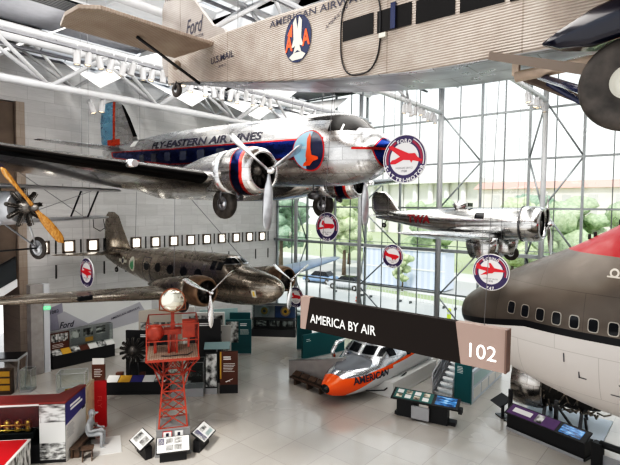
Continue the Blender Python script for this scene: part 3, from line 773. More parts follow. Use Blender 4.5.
for s in (-1, 1):
    U, V, d = ((1, 0, 0), (0, 0, 1), (0, 1, 0)) if s < 0 else ((-1, 0, 0), (0, 0, 1), (0, -1, 0))
    decal('cockpit_window', B, rect2d(.34, .34), (-3.1, 0, .74), U, V, d, 'darkglass', F, .012, .1)
    decal('cockpit_window', B, rect2d(.30, .36), (-3.55, 0, .74), U, V, d, 'darkglass', F, .012, .1)
    decal('windshield', B, rect2d(.62, .30), (-2, .38 * s, .97), (0, 1, 0), (0, 0, 1), (-1, 0, 0), 'steel', F, .012, .1)
    decal('windshield_glass', B, rect2d(.52, .22), (-2, .38 * s, .97), (0, 1, 0), (0, 0, 1), (-1, 0, 0), 'darkglass', F, .02, .1)
    wm = MB(); wing_mesh(wm, [(s * .5, -3.35, -.55, 3.7, .62, .12), (s * 2.4, -3.5, -.42, 3.4, .56, .12), (s * 6.5, -3.95, -.1, 2.5, .36, .08), (s * 9.6, -4.4, .14, 1.6, .2, .04), (s * 10.5, -4.75, .2, .8, .08, 0)])
    W = wm.build('wing', 'dark247' if s < 0 else 'blue247', t)
    if s < 0: MB().box((-3.93, -6.4, -.02), (.16, .5, .16)).build('landing_light', 'darkglass', W)
    tm = MB(); wing_mesh(tm, [(s * .1, -12.3, .62, 2.1, .16, 0), (s * 2.8, -12.9, .66, 1.4, .10, 0), (s * 3.6, -13.3, .68, .7, .04, 0)], camber=0); tm.build('tailplane', 'dark247', t)
    yc = s * 2.4
    nac = MB(); nac.loft([[(x, yc + r * math.cos(2 * PI * k / 26), zc + r * math.sin(2 * PI * k / 26)) for k in range(26)] for x, r, zc in ((-2.6, .56, -.06), (-3.3, .56, -.08), (-4.2, .46, -.12), (-5.4, .28, -.16), (-6.2, .06, -.2))])
    N = nac.build('nacelle', 'dark247', t)
    MB().lathe([(.46, -1.98), (.47, -1.9), (.53, -1.88), (.60, -2.0), (.64, -2.3), (.63, -2.65), (.60, -2.75), (.54, -2.6), (.52, -2.2)], 34, 0, TR(0, yc, -.06) @ RY(PI / 2), cap=False).build('cowling', plain('bronze_cowling', (.22, .15, .10), .35, .7, var=.3), N)
    radial_engine(MB(), (-2.2, yc, -.06), .2, .5, 9, 0, 1, .3).disc(.52, .05, 28, 1, TR(-2.55, yc, -.06) @ RY(PI / 2)).build('engine', ['castiron', 'finning'], N)
    make_prop(t, (-1.72, yc, -.06), 1.46, 3, D2R(62 if s < 0 else 55), 'chrome', width=.24, hubr=.11, hubl=.34)
    make_wheel(t, 'wheel', (-3.6, yc, -.78), .36, .26, 'y')
    MB().tube([(-3.5, yc, -.3), (-3.6, yc - .2, -.78), (-3.6, yc + .2, -.78)], .045, 8).build('wheel_fork', 'darksteel', t)
fm = MB(); wing_mesh(fm, [(.5, -11.6, 0, 3.3, .18, 0), (1.0, -12.0, 0, 3.05, .18, 0), (2.2, -12.9, 0, 2.1, .13, 0), (2.8, -13.3, 0, 1.5, .09, 0), (3.02, -13.8, 0, .7, .03, 0)], vertical=True); fm.build('fin', 'dark247', t)
make_wheel(t, 'tail_wheel', (-13.6, 0, -.42), .15, .1, 'y'); MB().tube([(-13.6, 0, -.4), (-13.4, 0, .2)], .03, 6).build('tail_wheel_strut', 'darksteel', t)
for yy in (-.5, .5): MB().tube([(-5.2, yy, 1.1), (-5.3, yy, 1.42)], .012, 6).build('antenna', 'wire', t)
W = t.matrix_basis
for p, q in (((-4.2, -2.4, .2), (-6.3, -.9, 4.0)), ((-3.0, .4, 1.1), (-6.6, -.2, 4.2)), ((-11.5, 0, .9), (-11.3, 0, 4.2))):
    MB().tube([p, q], .014, 6).build('suspension_wire', 'wire', t)

# ============ small silver single-engine monoplane
t = thing('mail_monoplane', 'small polished silver single-engine low-wing monoplane hanging before the glass wall', 'airplane')
setm(t, (21.5, 5.2, 8.45), (0, 0, D2R(-90)))
MA = alu('bright_monoplane_skin', (.70, .70, .69), .16, .55, .28, .3, .35)
S = [(-.95, .62, -.72, .64, -.05, 2), (-1.8, .64, -.74, .68, -.05, 2), (-3.5, .62, -.72, .64, -.05, 2), (-5, .57, -.52, .5, 0, 2), (-6.5, .48, -.27, .33, .1, 2), (-7.8, .38, -.05, .16, .15, 2), (-8.4, .30, .06, .04, .18, 2)]
F = fus(t, S, MA); B = bvh_of(F)
l = decal('lettering', B, text2d('TWA', 1.25, .40, .03), (-5.75, 0, .08), *STB, plain('dark_red_lettering', (.16, .006, .012), .4), F, .014, .12); l['label'] = 'dark red three-letter airline lettering'
decal('cabin_window', B, rect2d(.42, .26), (-2.75, 0, .28), *STB, 'darkglass', F, .012, .12); decal('cabin_window', B, rect2d(.42, .26), (-2.75, 0, .28), (-1, 0, 0), (0, 0, 1), (0, -1, 0), 'darkglass', F, .012, .12)
MB().tube([(-4.0, 0, .60), (-3.9, 0, .70), (-3.55, 0, .72)], [.3, .28, .2], 14).build('cockpit_hood', MA, t)
MB().box((-3.4, 0, .76), (.05, .5, .18)).build('windscreen', 'darkglass', t)
MB().lathe([(.56, -.40), (.57, -.28), (.64, -.26), (.71, -.36), (.75, -.6), (.75, -1.0), (.72, -1.12), (.62, -1.05), (.60, -.6)], 36, 0, TR(0, 0, -.03) @ RY(PI / 2), cap=False).build('cowling', MA, t)
MB().lathe([(.755, -1.02), (.765, -1.06), (.755, -1.1)], 36, 0, TR(0, 0, -.03) @ RY(PI / 2), cap=False).build('cowling_band', 'darksteel', t)
radial_engine(MB(), (-.55, 0, -.03), .22, .58, 9, 0, 1, .3).disc(.6, .05, 28, 1, TR(-.9, 0, -.03) @ RY(PI / 2)).build('engine', ['castiron', 'finning'], t)
make_prop(t, (-.08, 0, -.03), 1.42, 2, D2R(20), 'chrome', width=.22, hubr=.12, hubl=.3)
for s in (-1, 1):
    wm = MB(); wing_mesh(wm, [(s * .4, -1.7, -.70, 2.9, .46, .05), (s * 1.3, -1.8, -.66, 2.6, .42, .05), (s * 4.8, -2.15, -.42, 1.9, .28, .03), (s * 6.0, -2.45, -.33, 1.3, .16, .0), (s * 6.45, -2.85, -.3, .6, .05, 0)]); wm.build('wing', alu('monoplane_wing_skin', (.66, .67, .68), .2, .7, .5, .25, .4, plane='xy') if s < 0 else bpy.data.materials['monoplane_wing_skin'], t)
    tm = MB(); wing_mesh(tm, [(s * .05, -7.2, .22, 1.25, .1, 0), (s * 1.5, -7.45, .22, .9, .07, 0), (s * 1.95, -7.75, .22, .4, .03, 0)], camber=0); tm.build('tailplane', MA, t)
    lg = MB(); lg.loft([[(-2.2 + a * fx, s * 1.3 + b * fy, zz) for a, b in ((.5, 0), (.42, .6), (.1, 1), (-.3, .7), (-.75, 0), (-.3, -.7), (.1, -1), (.42, -.6))] for zz, fx, fy in ((-.62, 1.15, .24), (-1.0, 1.1, .24), (-1.35, .95, .22), (-1.5, .8, .17))]); L = lg.build('gear_fairing', MA, t)
    make_wheel(t, 'wheel', (-1.95, s * 1.3, -1.42), .34, .2, 'y')
fm = MB(); wing_mesh(fm, [(.1, -6.7, 0, 1.6, .14, 0), (.5, -7.05, 0, 1.6, .13, 0), (1.1, -7.5, 0, 1.2, .1, 0), (1.35, -7.75, 0, .8, .06, 0), (1.42, -8.0, 0, .4, .02, 0)], vertical=True); fm.build('fin', MA, t)
make_wheel(t, 'tail_wheel', (-7.9, 0, -.30), .13, .09, 'y'); MB().tube([(-7.9, 0, -.28), (-7.7, 0, .05)], .025, 6).build('tail_wheel_strut', 'darksteel', t)
wires(t, [(-1.2, -.45, .4), (-1.2, .45, .4), (-6.8, 0, .45)], ZR - .3)

# ============ corrugated trimotor, close overhead
g = NG('corrugated_taupe_skin', (.40, .33, .28), .45, .35); x, y, z = g.xyz()
wv = g.math('SINE', g.math('MULTIPLY', z, 2 * PI / .044)); n = g.noise(1.6, 5.); n2 = g.noise(14., 3., stretch=(.5, 1, 1))
c = g.ramp(n, [(.3, (.31, .262, .225)), (.5, (.41, .355, .312)), (.72, (.50, .445, .40))]); c = g.mix(g.maprange(wv, -1, .3, .5, 0), c, (.13, .105, .088)); c = g.mix(g.maprange(n2, .5, .75, 0, .3), c, (.28, .22, .18))
sx = g.math('SUBTRACT', 1., g.lt(g.math('ABSOLUTE', g.math('SUBTRACT', g.math('FRACT', g.math('MULTIPLY', x, .42)), .5)), .494))
c = g.mix(g.math('MULTIPLY', sx, .5), c, (.15, .12, .10))
belly = g.lt(g.math('ADD', z, g.math('MULTIPLY', g.math('ABSOLUTE', g.math('ADD', y, 0)), 0.)), -5); g.set('Base Color', c); g.bump(wv, .55, .012); MT['corr'] = g.m
g = NG('corrugated_taupe_tail', (.40, .33, .28), .5, .3); x, y, z = g.xyz(); wv = g.math('SINE', g.math('MULTIPLY', y, 2 * PI / .062)); n = g.noise(1.4, 4.)
c = g.ramp(n, [(.3, (.24, .19, .155)), (.7, (.35, .285, .235))]); c = g.mix(g.maprange(wv, -1, .3, .3, 0), c, (.2, .155, .125)); g.set('Base Color', c); g.bump(wv, .5, .01); MT['corrtail'] = g.m
g = NG('corrugated_grey_fin', (.30, .27, .25), .5, .3); x, y, z = g.xyz(); wv = g.math('SINE', g.math('MULTIPLY', z, 2 * PI / .06)); n = g.noise(1.4, 4.)
c = g.ramp(n, [(.3, (.25, .225, .21)), (.7, (.38, .345, .32))]); c = g.mix(g.maprange(wv, -1, .3, .3, 0), c, (.15, .13, .12)); g.set('Base Color', c); MT['corrfin'] = g.m
MT['bellyskin'] = alu('worn_belly_skin', (.62, .65, .70), .3, 1.1, .6, .3, .35, plane='xy')
t = thing('trimotor', 'large corrugated taupe trimotor airplane hanging close overhead across the top', 'airplane')
setm(t, (8.55, 0, 12.3), (0, 0, D2R(-90)))
TS = [(-12.75, 1.0, .36, .06), (-11.2, 1.08, .12, .30), (-10.1, 1.12, -.08, .44), (-7.3, .97, -.55, .68), (-4.5, .80, -.86, .75), (-2.8, .72, -.92, .75), (0, .66, -.95, .75), (2.5, .62, -.90, .72), (4.3, .45, -.7, .6), (5.2, .2, -.45, .4)]
rings = [rect_ring(x, a, b, hw, min(.07, hw * .5)) for x, a, b, hw in spline_st(TS, 4)]
F = MB().loft(rings, smooth=False).build('fuselage', ['corr', 'bellyskin'], t); B = bvh_of(F)
for p in F.data.polygons:
    if p.normal.z < -.6: p.material_index = 1
decal('lettering', B, text2d('AMERICAN AIRWAYS', 2.75, .15, .012), (-6.52, 0, .76), (1, 0, -.03), (0, 0, 1), (0, 1, 0), 'ink', F, .012, .3)['label'] = 'black airline lettering along the roof edge'
decal('lettering', B, text2d('U.S.MAIL', 1.0, .17, .01), (-9.75, 0, .48), *STB, 'ink', F, .012, .3)
decal('lettering', B, text2d('AM-3', .32, .07), (-9.75, 0, .27), *STB, 'ink', F, .012, .3)
E0 = (-7.0, 0, .30)
em = decal('emblem', B, circle2d(.50, 40, .80, 1), E0, *STB, 'navy', F, .012, .2); em['label'] = 'oval navy emblem with white eagle between two orange letters'
sc = .86
wing_l = [(-.05, .46), (.0, .2), (.05, .46), (.13, .36), (.11, .0), (.18, -.18), (.06, -.14), (.12, -.30), (.0, -.24), (-.12, -.30), (-.06, -.14), (-.18, -.18), (-.11, .0), (-.13, .36)]
decal('emblem_eagle', B, (wing_l, [tuple(range(14))]), E0, *STB, 'cream', em, .018, .2)
for dx, dz in ((-.25, -.06), (.25, -.02)): decal('emblem_letter', B, shift2d(text2d('A', .22, .34, .03), dx, dz), E0, *STB, 'orange', em, .020, .2)
decal('emblem_wing', B, ([(-.30, .12), (-.16, .34), (-.16, .06)], [(0, 1, 2)]), E0, *STB, 'orange', em, .018, .2)
decal('emblem_globe', B, ([(-.24, -.36), (-.12, -.29), (.12, -.29), (.24, -.36), (.15, -.44), (-.15, -.44)], [tuple(range(6))]), E0, *STB, 'cream', em, .018, .2)
# cabin windows and the oval hatch with its black seal
for k in range(6): decal('cabin_window', B, rect2d(.72, .40), (-5.42 + .80 * k, 0, .16 - .015 * k), *STB, 'cabinglass', F, .012, .4)
dr = []
for k in range(48):
    a = 2 * PI * k / 48; e = 2 / 2.8
    dr.append((-5.36 + .46 * math.copysign(abs(math.cos(a)) ** e, math.cos(a)), 0, .06 + .80 * math.copysign(abs(math.sin(a)) ** e, math.sin(a))))
pts = []
for x_, y_, z_ in dr:
    h = B.ray_cast(Vector((x_, -5, min(z_, .74))), Vector((0, 1, 0))); pts.append(h[0] + Vector((0, -.02, 0)) if h[0] else Vector((x_, -.76, z_)))
dd = MB().tube(pts, .015, 8, closed=True).build('cabin_door', 'black', F); dd['label'] = 'oval hatch outlined by a black seal'
decal('lettering', B, text2d('AMERICAN', .55, .09), (-5.95, 0, .48), (1, 0, .55), (0, 0, 1), (0, 1, 0), 'ink', F, .012, .3)
MB().box((-4.62, -.775, .18), (.10, .06, .46)).build('window_post', 'navy', F)
MB().box((-4.84, -.78, -.12), (.14, .05, .08)).build('step_bracket', 'cream', F)
# tail feathers
fin = MB(); fin.prism([(-9.9, 1.05), (-10.2, 1.42), (-10.65, 1.60), (-11.55, 2.56), (-12.0, 3.0), (-12.12, 3.05), (-12.12, 1.0)], .12, 0, RX(PI / 2)); FN = fin.build('fin', 'corrfin', t)
rd = MB(); rd.prism([(-12.15, .55), (-12.15, 3.05), (-12.4, 3.15), (-12.8, 3.05), (-13.05, 2.6), (-13.08, 1.0), (-12.9, .6)], .10, 0, RX(PI / 2)); RD = rd.build('rudder', 'corrfin', t)
MS = TR(0, -.075, 0) @ RX(PI / 2)
flat('lettering', *text2d('Ford', .78, .44, .01, .35), TR(-11.45, -.062, 1.78) @ RX(PI / 2), 'ink', FN, .006)['label'] = 'black script lettering on the fin'
flat('lettering', *text2d('TRI-MOTOR', .62, .09, .0), TR(-11.35, -.062, 1.45) @ RX(PI / 2), 'ink', FN, .006)
flat('lettering', *text2d('NC9683', .75, .16, .0), TR(-12.52, -.055, 2.86) @ RX(PI / 2), 'ink', RD, .006)
for s in (-1, 1):
    st = MB(); poly = [(-10.15, s * .4), (-10.22, s * 3.4), (-10.55, s * 3.72), (-11.2, s * 3.72), (-11.95, s * 3.5), (-11.9, s * .4)]
    st.prism(poly, .09, 0, TR(0, 0, .92)); st.build('tailplane', 'corrtail', t, bevel=.015)
    MB().tube([(-11.1, s * 2.05, .86), (-10.7, s * .45, -.02)], .04, 8).build('tail_strut', 'black', t)
make_wheel(t, 'tail_wheel', (-12.25, -.1, .10), .21, .12, 'y', rim=.35)
MB().tube([(-12.25, -.18, .10), (-12.2, -.1, .42), (-11.95, -.1, .62)], .035, 8).tube([(-12.2, 0, .3), (-11.7, 0, .25)], .025, 8).build('tail_wheel_fork', 'black', t)
MB().sphere((-11.95, -.32, .72), (.16, .10, .13), 10).build('tail_fitting', 'corrtail', t)
# wing (above the frame) and landing gear
wm = MB(); wing_mesh(wm, [(-11.4, .6, 1.75, 2.2, .22, 0), (-9, .9, 1.6, 2.8, .34, 0), (-2, 1.3, 1.25, 3.8, .62, 0), (2, 1.3, 1.25, 3.8, .62, 0), (9, .9, 1.6, 2.8, .34, 0), (11.4, .6, 1.75, 2.2, .22, 0)]); wm.build('wing', 'corrtail', t)
for s in (-1, 1):
    w = make_wheel(t, 'wheel', (-.74, s * 2.56, -1.99), .485, .32, 'y', rim=.36, rimcol='cream')
    MB().lathe([(.03, .0), (.05, .02), (.05, .04), (.001, .05)], 16, 0, TR(-.74, s * 2.70, -1.99) @ RX(PI / 2 * (1 if s < 0 else -1))).build('hub_cap', 'black', w)
    fd = MB(); prof = [(-1.60, -1.40, .03), (-1.42, -1.30, .12), (-1.1, -1.15, .2), (-.6, -1.02, .24), (-.1, -1.02, .24), (.4, -1.2, .2), (.75, -1.5, .08)]
    low = [-1.43, -1.50, -1.54, -1.46, -1.46, -1.56, -1.6]
    rings = []
    for (x_, zt, hw), zb in zip(prof, low):
        rings.append([(x_, s * 2.56 + hw * a, zb + (zt - zb) * b) for a, b in ((-1, 0), (-1.02, .45), (-.75, .85), (-.25, 1), (.25, 1), (.75, .85), (1.02, .45), (1, 0))])
    FD = fd.loft(rings).build('wheel_fender', plain('fender_navy', (.004, .005, .016), .22, coat=.3) if s < 0 else bpy.data.materials['fender_navy'], t)
    MB().beam((-2.85, s * .72, -.86), (-.9, s * 2.35, -1.82), .10, .12).build('gear_strut', plain('brown_strut', (.14, .11, .09), .5) if s < 0 else bpy.data.materials['brown_strut'], t)
    MB().tube([(-2.25, s * .25, -1.18), (-.95, s * 2.35, -2.08)], .05, 10).build('gear_strut', 'navy', t)
    MB().tube([(-.86, s * 2.56, -2.0), (-.86, s * 2.2, -2.0), (-.5, s * 2.2, .9)], .06, 10).build('gear_leg', 'black', t)
MB().tube([(-2.55, -.45, -1.18), (-1.2, -.55, -1.14)], .085, 14).box((-2.55, -.45, -1.05), (.1, .1, .22)).box((-1.3, -.5, -1.02), (.1, .1, .22)).build('exhaust_pipe', plain('tan_pipe', (.45, .36, .29), .45, .4, var=.2), t)
for k, yy in enumerate((-5.2, 0, 5.2)):
    xx, zz = (.9, .2) if yy else (5.4, -.1)
    N = MB().lathe([(.42, .0), (.40, -.4), (.2, -1.3), (.02, -1.9)], 20, 0, TR(xx if yy else 5.0, yy, zz) @ RY(PI / 2)).build('nacelle', 'bellyskin', t) if yy else F
    radial_engine(MB(), (xx + .1, yy, zz), .2, .55, 9, 0, 1, .3).build('engine', ['castiron', 'finning'], N)
    make_prop(t, (xx + .5, yy, zz), 1.4, 2, .5, 'steel')
    if yy: MB().tube([(xx - .3, yy, zz + .3), (xx - .5, yy, 1.3)], .05).tube([(xx - .9, yy, zz + .2), (xx - 1.2, yy, 1.3)], .05).build('nacelle_strut', 'black', t)
wires(t, [(-9.7, .0, 1.05), (-1.0, -2.6, 1.7), (-1., 2.6, 1.7)], ZR - .3)

# ============ nose of the jumbo jet
g = NG('jumbo_skin', (.2, .2, .2), .35, .5, .2); x, y, z = g.xyz()
c, f = g.brick(g.comb(x, z, 0.), (.105, .09, .078), (.09, .078, .067), (.06, .052, .045), 2.6, 1.7, .006); cw, f2 = g.brick(g.comb(x, z, 0.), (.60, .565, .54), (.57, .54, .515), (.42, .40, .38), 2.2, 1.3, .008)
n = g.noise(.8, 4.); n3 = g.noise(5., 4.); c = g.mix(g.maprange(n, .4, .7, 0, .35), c, (.16, .138, .12))
zl = g.maprange(x, 4.2, 7., 5.70, 5.12)
up = g.gt(z, g.math('ADD', zl, .10)); c = g.mix(up, cw, c)
c = g.mix(g.band(z, g.math('SUBTRACT', zl, .09), g.math('ADD', zl, .10)), c, (.012, .012, .014))
redm = g.math('MULTIPLY', g.gt(z, g.math('MULTIPLY_ADD', x, .02, 7.74)), g.lt(x, 3.75)); c = g.mix(redm, c, (.34, .002, .008))
g.set('Base Color', c); g.set('Metallic', g.math('MULTIPLY', g.math('SUBTRACT', up, redm), .35)); g.set('Roughness', g.maprange(n3, .3, .7, .28, .4)); g.set('Coat Weight', .04)
t = thing('jumbo_jet_nose', 'huge jumbo jet nose with grey top, red crown and white belly at right edge', 'airplane nose')
setm(t, (17.25, 0, 0), (0, 0, D2R(90)))
S = [(7.05, 5.45, 5.25, .05, 5.35, 2), (6.93, 5.80, 4.98, .46, 5.38, 2), (6.6, 6.12, 4.64, .85, 5.42, 2), (6.1, 6.45, 4.25, 1.36, 5.45, 2), (5.46, 6.88, 3.85, 1.85, 5.5, 2), (4.32, 7.46, 3.48, 2.45, 5.55, 2), (3.41, 7.90, 3.22, 2.80, 5.6, 2), (2.65, 8.34, 3.03, 2.98, 5.6, 2),
     (2.2, 8.62, 2.96, 3.05, 5.6, 2), (1.6, 9.2, 2.88, 3.12, 5.6, 2), (.5, 9.85, 2.80, 3.2, 5.6, 2), (-1.5, 10.15, 2.76, 3.25, 5.6, 2), (-3.95, 10.2, 2.75, 3.25, 5.6, 2)]
F = fus(t, S, g.m, 4, 64); B = bvh_of(F)
PORT = ((-1, 0, 0), (0, 0, 1), (0, -1, 0))
def rrect(w, h, e=4., n=24):
    return [(w / 2 * math.copysign(abs(math.cos(2 * PI * k / n)) ** (2 / e), math.cos(2 * PI * k / n)), h / 2 * math.copysign(abs(math.sin(2 * PI * k / n)) ** (2 / e), math.sin(2 * PI * k / n))) for k in range(n)], [tuple(range(n))]
MT['winrim'] = plain('window_rim', (.40, .37, .33), .3, .6)
for k in range(11):
    xx = 4.66 - .462 * k
    r = decal('cabin_window', B, rrect(.265, .365), (xx, 0, 6.05 - .006 * k), *PORT, 'winrim', F, .010, .12)
    decal('window_pane', B, rrect(.215, .315), (xx, 0, 6.05 - .006 * k), *PORT, 'darkglass', r, .018, .12)
for k in range(4):
    yy = -1.5 + 1.0 * k
    decal('cockpit_window', B, rect2d(.9, .62), (8, yy, 8.95), (0, 1, 0), (0, 0, 1), (-1, 0, 0), plain('cockpit_glass', (.45, .60, .66), .08, spec=.8) if k == 0 else bpy.data.materials['cockpit_glass'], F, .02, .2)
decal('cockpit_window', B, rect2d(.7, .5), (1.35, 0, 8.85), *PORT, bpy.data.materials['cockpit_glass'], F, .02, .2)
for k, (xx, zz, w, h) in enumerate(((3.05, 5.0, .03, .26), (2.6, 4.5, .20, .03), (2.68, 4.58, .03, .2), (1.45, 5.0, .5, .03), (1.5, 4.55, .5, .03), (1.8, 4.2, .3, .03), (1.2, 5.45, .03, .3), (1.1, 5.3, .22, .03), (1.25, 4.0, .25, .03))):
    decal('hull_marking', B, rect2d(w, h), (xx, 0, zz), *PORT, 'ink', F, .010, .15)
decal('hull_emblem', B, join2d(ring2d(.07, .115, 0, 2 * PI, 20), rect2d(.34, .035, 0, -.10)), (1.98, 0, 7.38), *PORT, 'winrim', F, .012, .15)
for xx in (1.25, 1.28): MB().box((xx, 3.13, 5.0 if xx < 1.26 else 4.55), (.22, .08, .07)).build('static_port', 'darksteel', F)
for xx, zz in ((3.0, 8.15), (2.85, 8.22), (2.2, 8.62)): MB().box((xx, .25, zz + .05), (.08, .06, .16)).build('wiper', 'black', F)
MB().box((-3.6, 0, 5.6), (.8, 5.6, 5.6)).build('wall_mount', 'darksteel', t)

# ============ airliner nose section standing on the floor
def flag_paint(g, x, y, z, c):
    org, white = (.86, .125, .02), (.62, .62, .62)
    zt = g.maprange(x, -6., -1.7, 2.10, 1.42); zb = g.maprange(x, -3.0, -.9, 1.46, .50); zb2 = g.maprange(x, -7.5, -3.6, 1.98, 1.62)
    zb = g.math('MAXIMUM', zb, g.math('MULTIPLY', g.lt(x, -3.6), zb2))
    c = g.mix(g.lt(z, zb), c, white)
    stripe = g.band(z, zb, zt); c = g.mix(stripe, c, org)
    c = g.mix(g.gt(g.math('ADD', x, g.math('MULTIPLY', z, -.30)), -1.20), c, org)
    hood = g.math('MULTIPLY', g.gt(z, 1.70), g.math('MULTIPLY', g.gt(x, -2.75), g.lt(g.math('ABSOLUTE', y), g.maprange(z, 1.7, 2.3, .95, .60)))); hood = g.math('MULTIPLY', hood, g.lt(g.math('ADD', x, g.math('MULTIPLY', z, -.30)), -1.20))
    nc = g.gt(g.math('ADD', x, g.math('MULTIPLY', z, -.30)), -1.20); g.set('Metallic', g.math('MULTIPLY', g.math('MULTIPLY', g.gt(z, zt), g.math('SUBTRACT', 1., hood)), g.math('MULTIPLY_ADD', nc, -.9, .9))); c = g.mix(hood, c, (.17, .175, .19)); c = g.mix(g.gt(x, -.12), c, (.012, .012, .012)); return c
MX = alu('flagship_skin', (.74, .75, .78), .14, 1.0, .5, .3, .35, flag_paint, metal=.85)
t = thing('airliner_nose_section', 'silver airliner nose section with bright orange nose cone standing on the floor', 'airplane nose')
setm(t, (16.75, 13.2, 0), (0, 0, PI)); t.scale = (1, 1, .88)
S = [(.03, 1.1, .92, .07, 1.0, 2), (-.12, 1.22, .76, .24, 1.0, 2), (-.5, 1.45, .52, .5, 1.02, 2), (-1.1, 1.72, .32, .80, 1.08, 2), (-1.8, 1.86, .22, 1.08, 1.15, 2), (-2.5, 2.0, .18, 1.28, 1.25, 2), (-2.75, 2.08, .18, 1.33, 1.3, 2), (-3.35, 2.62, .17, 1.42, 1.4, 2.1), (-3.9, 2.86, .17, 1.50, 1.5, 2.1), (-5, 3.06, .17, 1.58, 1.6, 2), (-8.1, 3.12, .17, 1.6, 1.65, 2)]
F = fus(t, S, MX, 5, 52); B = bvh_of(F)
PT = ((-1, 0, 0), (0, 0, 1), (0, -1, 0))
l = decal('lettering', B, text2d('AMERICAN', 2.1, .36, .035, .12), (-2.2, 0, 1.30), (-1, 0, .05), (0, 0, 1), (0, -1, 0), 'ink', F, .014, .12); l['label'] = 'dark airline lettering on the orange nose'
for s in (-1, 1):
    U, d = ((-1, 0, 0), (0, -1, 0)) if s > 0 else ((1, 0, 0), (0, 1, 0))
    r = decal('cockpit_window', B, rect2d(.58, .54), (-3.75, 0, 2.28), U, (0, 0, 1), d, 'steel', F, .010, .12)
    decal('window_pane', B, rect2d(.46, .42), (-3.75, 0, 2.28), U, (0, 0, 1), d, 'darkglass', r, .018, .12)
    r = decal('windshield', B, rect2d(.72, .52), (2, .42 * s, 2.34), (0, 1, 0), (0, 0, 1), (-1, 0, 0), 'steel', F, .010, .12)
    decal('window_pane', B, rect2d(.60, .38), (2, .42 * s, 2.34), (0, 1, 0), (0, 0, 1), (-1, 0, 0), 'darkglass', r, .018, .12)
    r = decal('windshield', B, rect2d(.34, .50), (2, .96 * s, 2.28), (0, 1, 0), (0, 0, 1), (-1, 0, 0), 'steel', F, .010, .12)
    decal('window_pane', B, rect2d(.24, .36), (2, .96 * s, 2.28), (0, 1, 0), (0, 0, 1), (-1, 0, 0), 'darkglass', r, .018, .12)
for k in range(4): decal('cabin_window', B, rect2d(.36, .42), (-5.0 - .85 * k, 0, 2.1), *PT, 'darkglass', F, .012, .15)
MB().tube([(-3.0, -1.55, 1.0), (-2.8, -1.65, 1.9), (-3.1, -1.6, 2.35), (-3.7, -1.55, 2.4)], [.09, .12, .12, .08], 12).build('air_scoop', 'chrome', t)
sk = MB().tube([(-1.9, 1.02, .60), (-2.9, 1.40, .42), (-4.6, 1.62, .95)], .035, 8).build('trim_strip', 'black', F)
MT['plinth'] = plain('white_plinth', (.66, .65, .63), .5)
MB().box((-5.4, .3, .42), (4.6, 2.9, .84)).box((-5.4, .3, .06), (4.64, 2.94, .12)).build('plinth', 'plinth', t, bevel=.01)

# ============ mail biplane at the left edge
t = thing('mail_biplane', 'silver open-cockpit biplane with wooden propeller and radial engine at left edge', 'airplane')
setm(t, (5.25, 14.5, 8.93), (0, 0, D2R(-72)))
S = [(-.35, .42, -.42, .42, 0, 2.2), (-.9, .46, -.50, .44, -.02, 2.4), (-2.5, .46, -.5, .42, 0, 2.4), (-4.2, .38, -.28, .3, .05, 2.2), (-6.2, .25, 0, .08, .12, 2)]
F = fus(t, S, plain('silver_dope', (.42, .43, .45), .35, .4, var=.15))
MT['dope'] = F.data.materials[0]
radial_engine(MB(), (-.25, 0, 0), .2, .55, 9, 0, 1, .32).build('engine', ['castiron', 'finning'], t)
g = NG('varnished_wood', (.45, .22, .05), .25, 0, .5, .4); x, y, z = g.xyz(); n = g.noise(4., 3., stretch=(6, 6, .6)); g.set('Base Color', g.ramp(n, [(.35, (.36, .15, .03)), (.65, (.60, .31, .08))])); MT['wood_prop'] = g.m
make_prop(t, (.16, 0, 0), 1.38, 2, D2R(42), 'wood_prop', width=.26, spinner='castiron', hubr=.10, hubl=.22)
for z0, xl, sp, dz in ((.60, -.75, 4.6, .02), (-.48, -1.35, 4.6, .12)):
    wm = MB(); wing_mesh(wm, [(-sp, xl - .35, z0 + dz, .7, .06, 0), (-sp + .4, xl, z0 + dz, 1.3, .12, 0), (0, xl, z0, 1.35, .14, 0), (sp - .4, xl, z0 + dz, 1.3, .12, 0), (sp, xl - .35, z0 + dz, .7, .06, 0)]); wm.build('wing', 'dope', t)
for s in (-1, 1):
    for xa, xb in ((-.95, -1.55), (-1.75, -2.35)): MB().tube([(xa, s * 3.4, .68), (xb, s * 3.4, -.4)], .03, 8).build('wing_strut', 'black', t)
    MB().tube([(-.95, s * 3.4, .68), (-1.5, s * .45, -.4)], .01, 6).tube([(-1.55, s * 3.4, -.4), (-.9, s * .4, 1.0)], .01, 6).build('bracing_wire', 'wire', t)
    MB().tube([(-.9, s * .4, .4), (-.95, s * .5, .64)], .02, 8).tube([(-1.8, s * .4, .4), (-1.85, s * .5, .64)], .02, 8).build('centre_strut', 'black', t)
    MB().tube([(-1.7, s * 4.3, -.42), (-1.65, s * 4.32, -.75), (-1.9, s * 4.34, -.88), (-2.2, s * 4.32, -.75), (-2.2, s * 4.3, -.42)], .014, 6).build('wing_skid', 'black', t)
    make_wheel(t, 'wheel', (-.85, s * .9, -1.22), .34, .12, 'y', rim=.7)
    MB().tube([(-.6, s * .4, -.4), (-.85, s * .85, -1.2), (-1.7, s * .4, -.45)], .03, 8).build('gear_strut', 'dope', t)
    tm = MB(); wing_mesh(tm, [(s * .05, -5.3, .22, .95, .06, 0), (s * 1.4, -5.6, .22, .5, .03, 0)], camber=0); tm.build('tailplane', 'dope', t)
fm = MB(); wing_mesh(fm, [(.2, -5.2, 0, 1.2, .06, 0), (1.0, -5.7, 0, .7, .03, 0)], vertical=True); fm.build('fin', 'dope', t)
MB().tube([(-.85, -.9, -1.22), (-.85, .9, -1.22)], .025, 8).build('axle', 'black', t)
MB().lathe([(.3, 0), (.32, .05), (.27, .06)], 18, 0, TR(-2.6, 0, .44), cap=False).build('cockpit_rim', 'black', t)
